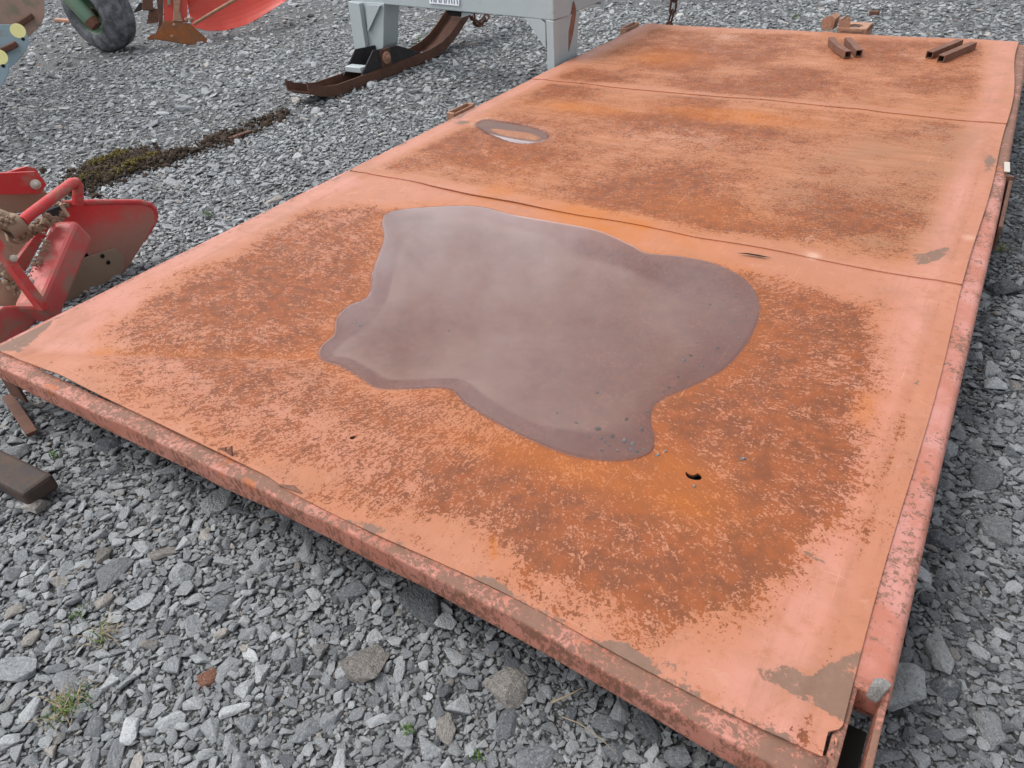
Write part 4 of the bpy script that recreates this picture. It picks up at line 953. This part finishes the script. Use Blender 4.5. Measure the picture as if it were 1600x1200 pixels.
# ------------------------------------------------------------------ blue mouldboard plough at the top left corner
bp = thing('blue_plough', (-5.2, 2.2, 0), 'plough with a row of overlapping blue-grey mouldboards, cut by the top left corner', 'plough')
nb = Vector((.86, -.42, .28)).normalized()
def mould(out, x0, mat, sticker, hole, slot, bulge):
    p0 = Vector((x0, 0, 0)); p0 = PX(out[0][0], out[0][1], x0)
    def W(px, py, o=0): return PN(px, py, p0 + nb * o, nb)
    o = MB().prism([W(*q) for q in out], -nb * .012, .003).build('mouldboard', mat, bp)
    if sticker:
        c = W(sticker[0], sticker[1], .0015); u_ = nb.orthogonal().normalized(); v_ = nb.cross(u_); MB().prism([c + (u_ * math.cos(k * .2618) + v_ * math.sin(k * .2618)) * sticker[2] for k in range(24)], nb * .0008).build('sticker', M['yellow'], o)
    if hole: MB().lathe([(0, .010), (.001, .010), (.001, 0)], W(hole[0], hole[1], .0015), nb, 12).build('bolt_hole', M['hole'], o)
    if slot:
        a, b = W(*slot[0], .018), W(*slot[1], .03); MB().bar(a, b, .035, .035, bev=.008).build('clamp_bar', M['rust'], o)
    k0 = W(-50, sum(q[1] for q in out) / len(out) - 10, -.05); k = W(-130, sum(q[1] for q in out) / len(out) + 5, -.05); MB().bar((k.x, k.y, -.02), (k.x, k.y, k.z + .1), .05, .09, (1, 0, 0), .006).build('plough_leg', M['rust'], bp)
    MB().bar(k0, k, .05, .07, bev=.006).build('plough_arm', M['rust'], bp)
    MB().bar(k, (-6.2 - .4 * (k.y - 1.1) / 2.3 - .1, k.y, .60), .05, .06, bev=.006).build('plough_arm', M['rust'], bp)
    return o
mould([(66, -30), (69, 10), (69, 24), (66, 34), (57, 46), (45, 57), (20, 75), (-40, 90), (-60, -40)], -5.45, M['bluerust'], None, None, ((28, 39), (52, 24)), 0)
mould([(44, 57), (46, 66), (42, 76), (34, 88), (20, 102), (0, 120), (-40, 135), (-60, 38), (0, 38), (25, 38), (36, 44)], -5.20, M['blue'], (28, 48, .042), (36, 61), ((2, 80), (27, 68)), 0)
mould([(14, 100), (14, 112), (8, 125), (0, 138), (-40, 175), (-60, 78), (0, 82), (6, 86), (12, 93)], -4.95, M['blue'], (-1, 89, .042), (5, 103), None, 0)
MB().bar((-6.2, 1.1, .55), (-6.6, 3.4, .95), .12, .12, bev=.01).build('plough_beam', M['blue'], bp)

# ------------------------------------------------------------------ tractor-drawn wheel
ax = Vector((.10, -.985, -.11)).normalized(); wc = Vector((-6.90, 4.02, .335))
wh = thing('depth_wheel', (wc.x, wc.y, 0), 'worn rubber-tyred wheel with a green rim at the upper left', 'wheel')
hw = .135; prof = [(hw - .015, .165), (hw, .185), (hw + .004, .215), (hw - .004, .262), (hw - .022, .300), (hw - .045, .322), (.035, .332), (.012, .334), (.008, .326), (-.008, .326), (-.012, .334), (-.035, .332), (-hw + .045, .322), (-hw + .022, .300), (-hw + .004, .262), (-hw - .004, .215), (-hw, .185), (-hw + .015, .165)]
MB().lathe(prof, wc, ax, 56).build('tyre', M['rubber'], wh)
MB().lathe([(hw - .012, .172), (hw - .02, .162), (.04, .155), (.01, .14), (.0, .06), (.03, .055), (.05, .05), (.055, 0)], wc, ax, 40).build('rim', M['green'], wh)
a = wc + ax * .17; pa = PN(147, 37, a, ax); pb = PN(106, -8, a, ax); pb2 = pb + (pb - pa) * 1.2
MB().tube([pa, pa.lerp(pb, .25), pb, pb2], [.05, .062, .066, .066], 14).build('wheel_arm', M['green'], wh)
MB().tube([pa + (pa - pb) * .1, pa + (pb - pa) * .12], [.05, .064], 14).build('arm_end', M['rust_tube'], wh)
MB().tube([pa, wc + ax * .04], .03, 12).build('axle', M['rust'], wh)

# ------------------------------------------------------------------ red plough body behind
pb_ = thing('red_plough', (-6.3, 4.6, 0), 'glossy red plough with a rusty share and brace rod, right of the wheel', 'plough')
n3 = Vector((.80, -.52, .30)).normalized(); p3 = P(290, 71, 0)
def W3(px, py, o=0): return PN(px, py, p3 + n3 * o, n3)
curved([W3(290, -12, -.05), W3(330, -50, -.08), (W3(375, -70, -.10)), W3(420, -70, -.08), W3(450, -50, -.05), W3(470, -16, -.02)],
       [W3(300, 42, -.06), W3(325, 48, -.06), W3(352, 47.5, -.06), W3(384, 39, -.05), W3(405, 28, -.04), W3(470, -14, -.02)], n3, -.06, .014).build('mouldboard', M['plough_red'], pb_)
shp = MB().prism([W3(256, 32), W3(296, 36.5), W3(312, 50), W3(326, 63), W3(326.5, 73), W3(285, 68), W3(241, 61)], -n3 * .014, .004).build('share', M['share'], pb_)
for (x, y) in ((272, 39), (269, 57)): MB().lathe([(0, .014), (.004, .012), (.004, 0)], W3(x, y, .001), n3, 12).build('bolt', M['rust_light'], shp)
MB().prism([W3(229, 61, -.03), W3(236, 54, -.03), W3(243, 52, -.03), W3(240, 62, -.03)], -n3 * .02, .003).build('share_point', M['share'], pb_)
MB().tube([W3(302, 38, .01), W3(335, 18, .05), W3(375, -5, .06), W3(420, -30, .03)], .014, 10).build('brace_rod', M['rust_light'], pb_)
MB().prism([W3(267, -30, .012), W3(284, -30, .012), W3(281, 15, .012), W3(286, 34, .004), W3(270, 33, .004), W3(271, 10, .012)], -n3 * .05, .006).build('shin', M['rust_light'], pb_)
MB().prism([W3(254, -30, -.03), W3(294, -30, -.03), W3(292, 35, -.03), W3(256, 32, -.03)], -n3 * .02).build('frog_plate', M['plough_red'], pb_)
MB().prism([W3(240, -30, -.02), W3(255, -30, -.02), W3(254, 34, -.02), W3(249, 58, -.02), W3(241, 60, -.02), W3(248, 40, -.02), W3(246, 10, -.02)], -n3 * .04, .004).build('landside', M['rust'], pb_)
for (x, y) in ((291, 31), (299, 30)): MB().lathe([(0, .02), (.014, .018), (.016, 0)], W3(x, y, .005), n3, 12).build('bolt', M['rust_light'], pb_)
MB().prism([W3(259, -20, .002), W3(267, -20, .002), W3(266, 8, .002), W3(262, 9, .002)], n3 * .02).build('green_bracket', M['green'], pb_)
bk = thing('rusty_plough', (-7.2, 4.7, 0), 'rusty brown plough foot, half hidden between the wheel and the red one', 'plough')
p4 = P(228, 38, 0)
def W4(px, py, o=0): return PN(px, py, p4 + n3 * o, n3)
MB().prism([W4(223, -30), W4(238, -30), W4(239, 16), W4(222, 15)], -n3 * .04, .004).build('shin', M['rust'], bk)
MB().prism([W4(233, 15, -.02), W4(252, 12, -.02), W4(252, 38, -.02), W4(229, 37, -.02)], -n3 * .02, .004).build('share', M['rust'], bk)
MB().prism([W4(208, 20, -.05), W4(218, 4, -.05), W4(223, 5, -.05), W4(222, 15, -.05)], -n3 * .02, .003).build('mouldboard', M['dark'], bk)

# ------------------------------------------------------------------ steel bar end at the left, scraps on the gravel
a = P(66, 767, .045); b = a + Vector((-.62, -.045, 0)); d = (P(20, 744, .045) - a).normalized(); b = a + d * .7
ob = MB().bar(a, b, .082, .05, bev=.010).build('steel_bar', M['pipe']); base_of(ob, (a.x, a.y, 0))
tag(ob, 'dark rusty steel bar end poking in from the left edge below the platform', 'steel bar')
a, b = P(112, 33, .02), P(88, 31, .02); ob = MB().bar(a, b, .06, .03, bev=.005).build('brick_chip', M['rust_light']); base_of(ob, (a.x, a.y, 0)); tag(ob, 'flat pinkish scrap lying on the gravel left of the wheel', 'scrap')
a, b = P(358, 217, .02), P(392, 205, .02); ob = MB().bar(a, b, .032, .014, bev=.003).build('wood_scrap', M['rust']); base_of(ob, (a.x, a.y, 0)); tag(ob, 'brown splinter of wood lying along the dirt streak', 'scrap')
ob = MB().box(P(1366, 22, .02), (.07, .05, .05), None, .008).build('rusty_scrap', M['rust']); base_of(ob, tuple(P(1366, 22, 0))); tag(ob, 'small rusty lump on the gravel beyond the far edge brackets', 'scrap')

# ------------------------------------------------------------------ moss and dirt streak
mbS, mbM = MB(), MB()
ico = bmesh.new(); bmesh.ops.create_icosphere(ico, subdivisions=1, radius=1); iv = [v.co.copy() for v in ico.verts]; ifc = [[v.index for v in f.verts] for f in ico.faces]; ico.free()
def clod(mb, p, r):
    mt = Matrix.Rotation(random.uniform(0, 6), 3, 'Z') @ Matrix.Rotation(random.uniform(0, 6), 3, 'X'); sx, sy, sz = (random.uniform(.5, 1.3) for _ in range(3))
    mb.addm([p + mt @ Vector((v.x * sx, v.y * sy, v.z * sz)) * r * random.uniform(.75, 1.2) for v in iv], ifc)
def blade(mb, p, h, w_, lean, dirn):
    u = Vector((math.cos(dirn), math.sin(dirn), 0)); s_ = Vector((-u.y, u.x, 0)) * w_; pts = [p, p + u * lean * h * .35 + Vector((0, 0, h * .6)), p + u * lean * h + Vector((0, 0, h * (1 - .35 * min(1, lean))))]
    mb.addm([pts[0] - s_, pts[0] + s_, pts[1] + s_ * .7, pts[1] - s_ * .7, pts[2]], [(0, 1, 2, 3), (3, 2, 4)])
PTH = [(105, 312), (140, 284), (165, 268), (190, 258), (220, 254), (258, 253), (300, 240), (330, 226), (352, 220), (400, 200), (425, 188), (450, 180)]
WID = [.07, .15, .20, .20, .17, .12, .10, .13, .12, .09, .08, .06]; DEN = [.5, 1, 1, 1, 1, .75, .08, .30, .42, .10, .22, .15]
for i in range(3400):
    t = random.uniform(0, len(PTH) - 1.001); k = int(t); f = t - k
    if random.random() > DEN[k] * (1 - f) + DEN[k + 1] * f: continue
    wd = WID[k] * (1 - f) + WID[k + 1] * f; p = P(*PTH[k]).lerp(P(*PTH[k + 1]), f); o = random.gauss(0, .42); p.x += wd * o * 1.25; p.y += wd * random.gauss(0, .4) - wd * o * .3
    p.z = random.uniform(0.005, .035) * (1 - min(1, abs(o)) * .5)
    clod(mbS, p, random.choice((.004, .006, .008, .012, .017)) * random.uniform(.7, 1.3))
    if random.random() < .5: blade(mbS, p, random.uniform(.02, .05), .002, random.uniform(.5, 1.6), random.uniform(0, 6.3))
for (x0, y0, x1, y1, n_, wd) in ((146, 268, 200, 246, 150, .026), (205, 264, 250, 250, 80, .024), (120, 292, 150, 282, 40, .03), (185, 280, 210, 268, 40, .03)):
    for i in range(n_):
        f = random.random(); p = P(x0 + (x1 - x0) * f, y0 + (y1 - y0) * f); p.x += random.gauss(0, wd); p.y += random.gauss(0, wd); p.z = random.uniform(.03, .048)
        clod(mbM, p, random.uniform(.004, .010)); blade(mbM, p, .016, .0015, 1, random.uniform(0, 6.3))
ob = mbS.build('dirt', M['soil']); tag(ob, 'dark streak of soil and dead roots on the gravel', 'soil', None, 'stuff')
ob = mbM.build('moss', M['moss']); tag(ob, 'yellow-green moss growing on the dark soil streak', 'moss', None, 'stuff')

# ------------------------------------------------------------------ weeds and stalks
def tuft(px, py, n_, h, label, green=.6, spread=.03, cat='weed'):
    p = P(px, py); o = thing('grass_tuft', (p.x, p.y, 0), label, cat)
    A_, B_ = MB(), MB()
    for i in range(n_):
        q = p + Vector((random.gauss(0, spread), random.gauss(0, spread), .008)); isg = random.random() < green
        blade(A_ if isg else B_, q, h * random.uniform(.5, 1.2), .0012 if isg else .0009, random.uniform(.3, 1.0) if isg else random.uniform(.8, 2.2), random.uniform(0, 6.3))
    if A_.v: A_.build('green_blades', M['grass'], o)
    if B_.v: B_.build('dry_blades', M['straw'], o)
tuft(112, 1108, 120, .030, 'green and straw grass tuft at the lower left of the gravel', .55, .018)
tuft(168, 998, 46, .034, 'small dry weed with a few green blades among left gravel', .35, .014)
tuft(126, 964, 40, .012, 'patch of low yellow-green moss just above the dry weed', 1.0, .010)
tuft(638, 1146, 26, .016, 'tiny green sprout left of the long pinkish stone', 1.0, .006)
tuft(1562, 395, 60, .030, 'yellowish grass tuft close by the right rail', .45, .010)
tuft(745, 1186, 18, .014, 'tiny weed at the bottom edge right of the pinkish stone', 1.0, .006)
tuft(88, 716, 40, .016, 'olive weed between stones right of the steel bar end', 1.0, .008)
tuft(325, 342, 40, .035, 'thin green weed on the gravel beside the platform left edge', 1.0, .010)
tuft(655, 66, 24, .05, 'yellowish sprout on the gravel between the frame legs', 1.0, .010)
tuft(1242, 31, 30, .05, 'yellow-green weed beyond the far edge of the platform', 1.0, .012)
def stalk(pts, r, label):
    q = [P(x, y, z) for x, y, z in pts]; o = MB().tube(q, [r] * (len(q) - 1) + [r * .4], 6).build('dry_stalk', M['straw']); base_of(o, (q[0].x, q[0].y, 0)); tag(o, label, 'stalk')
stalk([(862, 1098, .02), (885, 1088, .026), (911, 1074, .03)], .0018, 'pale dry stalk pointing at the front beam from the gravel')
stalk([(878, 1120, .02), (905, 1130, .028), (940, 1155, .02), (960, 1175, .018)], .0009, 'thin bent straw near the bottom edge of the photo')
stalk([(112, 897, .02), (128, 885, .028), (138, 878, .02)], .0011, 'short straw left of the ochre-brown stone')

# ------------------------------------------------------------------ pebbles on the deck
peb = rock_mesh(900, 30, .8, .05); peb.materials.append(M['stone'])
def dz(x, y): return ZD + float(height(np.array([x]), np.array([y]))[0])
def pebble(px, py, r, tone, label, group=None, hue=None):
    p = P(px, py, ZD); o = link(bpy.data.objects.new('pebble', peb)); o.scale = (r * 1.25, r, r); o.rotation_euler = (0, 0, random.uniform(0, 6)); o.location = (p.x, p.y, dz(p.x, p.y) + r * .35); o['tone'] = tone; o['hue'] = random.random() * .9 if hue is None else hue
    tag(o, label, 'pebble', group)
for (x, y, r, tn) in ((934, 665, .0055, .1), (938, 680, .004, .6), (945, 685, .004, .5), (957, 677, .0045, .1), (975, 685, .0055, .7), (988, 690, .005, .75), (986, 698, .0045, .6), (952, 692, .003, .3), (920, 679, .003, .3), (1007, 699, .003, .6), (979, 651, .004, .15), (933, 607, .0045, .5), (1068, 559, .0055, .8), (1080, 551, .004, .15), (1098, 568, .0035, .5), (1155, 525, .0035, .8), (1038, 609, .0025, .1), (1046, 602, .0025, .1), (700, 510, .003, .5), (1110, 470, .003, .15), (1140, 498, .003, .6), (1122, 540, .0035, .1), (1090, 530, .003, .7), (1060, 585, .003, .2), (1003, 668, .004, .2), (995, 702, .004, .15), (965, 700, .0035, .8), (940, 700, .003, .15), (1012, 640, .003, .6), (900, 655, .003, .2), (870, 640, .0025, .6), (1165, 490, .003, .9), (1150, 460, .0025, .2)):
    pebble(x, y, r, tn, 'tiny pebble sitting in the large puddle', 'pebbles in the large puddle')
pebble(561, 505, .006, .7, 'small pale pebble in the left lobe of the large puddle')
pebble(1374, 1074, .012, .95, 'cream pebble on the near right corner of the rail', None, .87)
pebble(1366, 1086, .011, .5, 'ochre pebble caught at the corner above the open pocket', None, .97)
for (x, y, r, tn) in ((1161, 716, .004, .95), (1028, 708, .0035, .9), (1040, 702, .003, .9), (1085, 757, .003, .8)): pebble(x, y, r, tn, 'tiny pale grit lying on the rusty deck by the torn hole', 'grit by the torn hole')
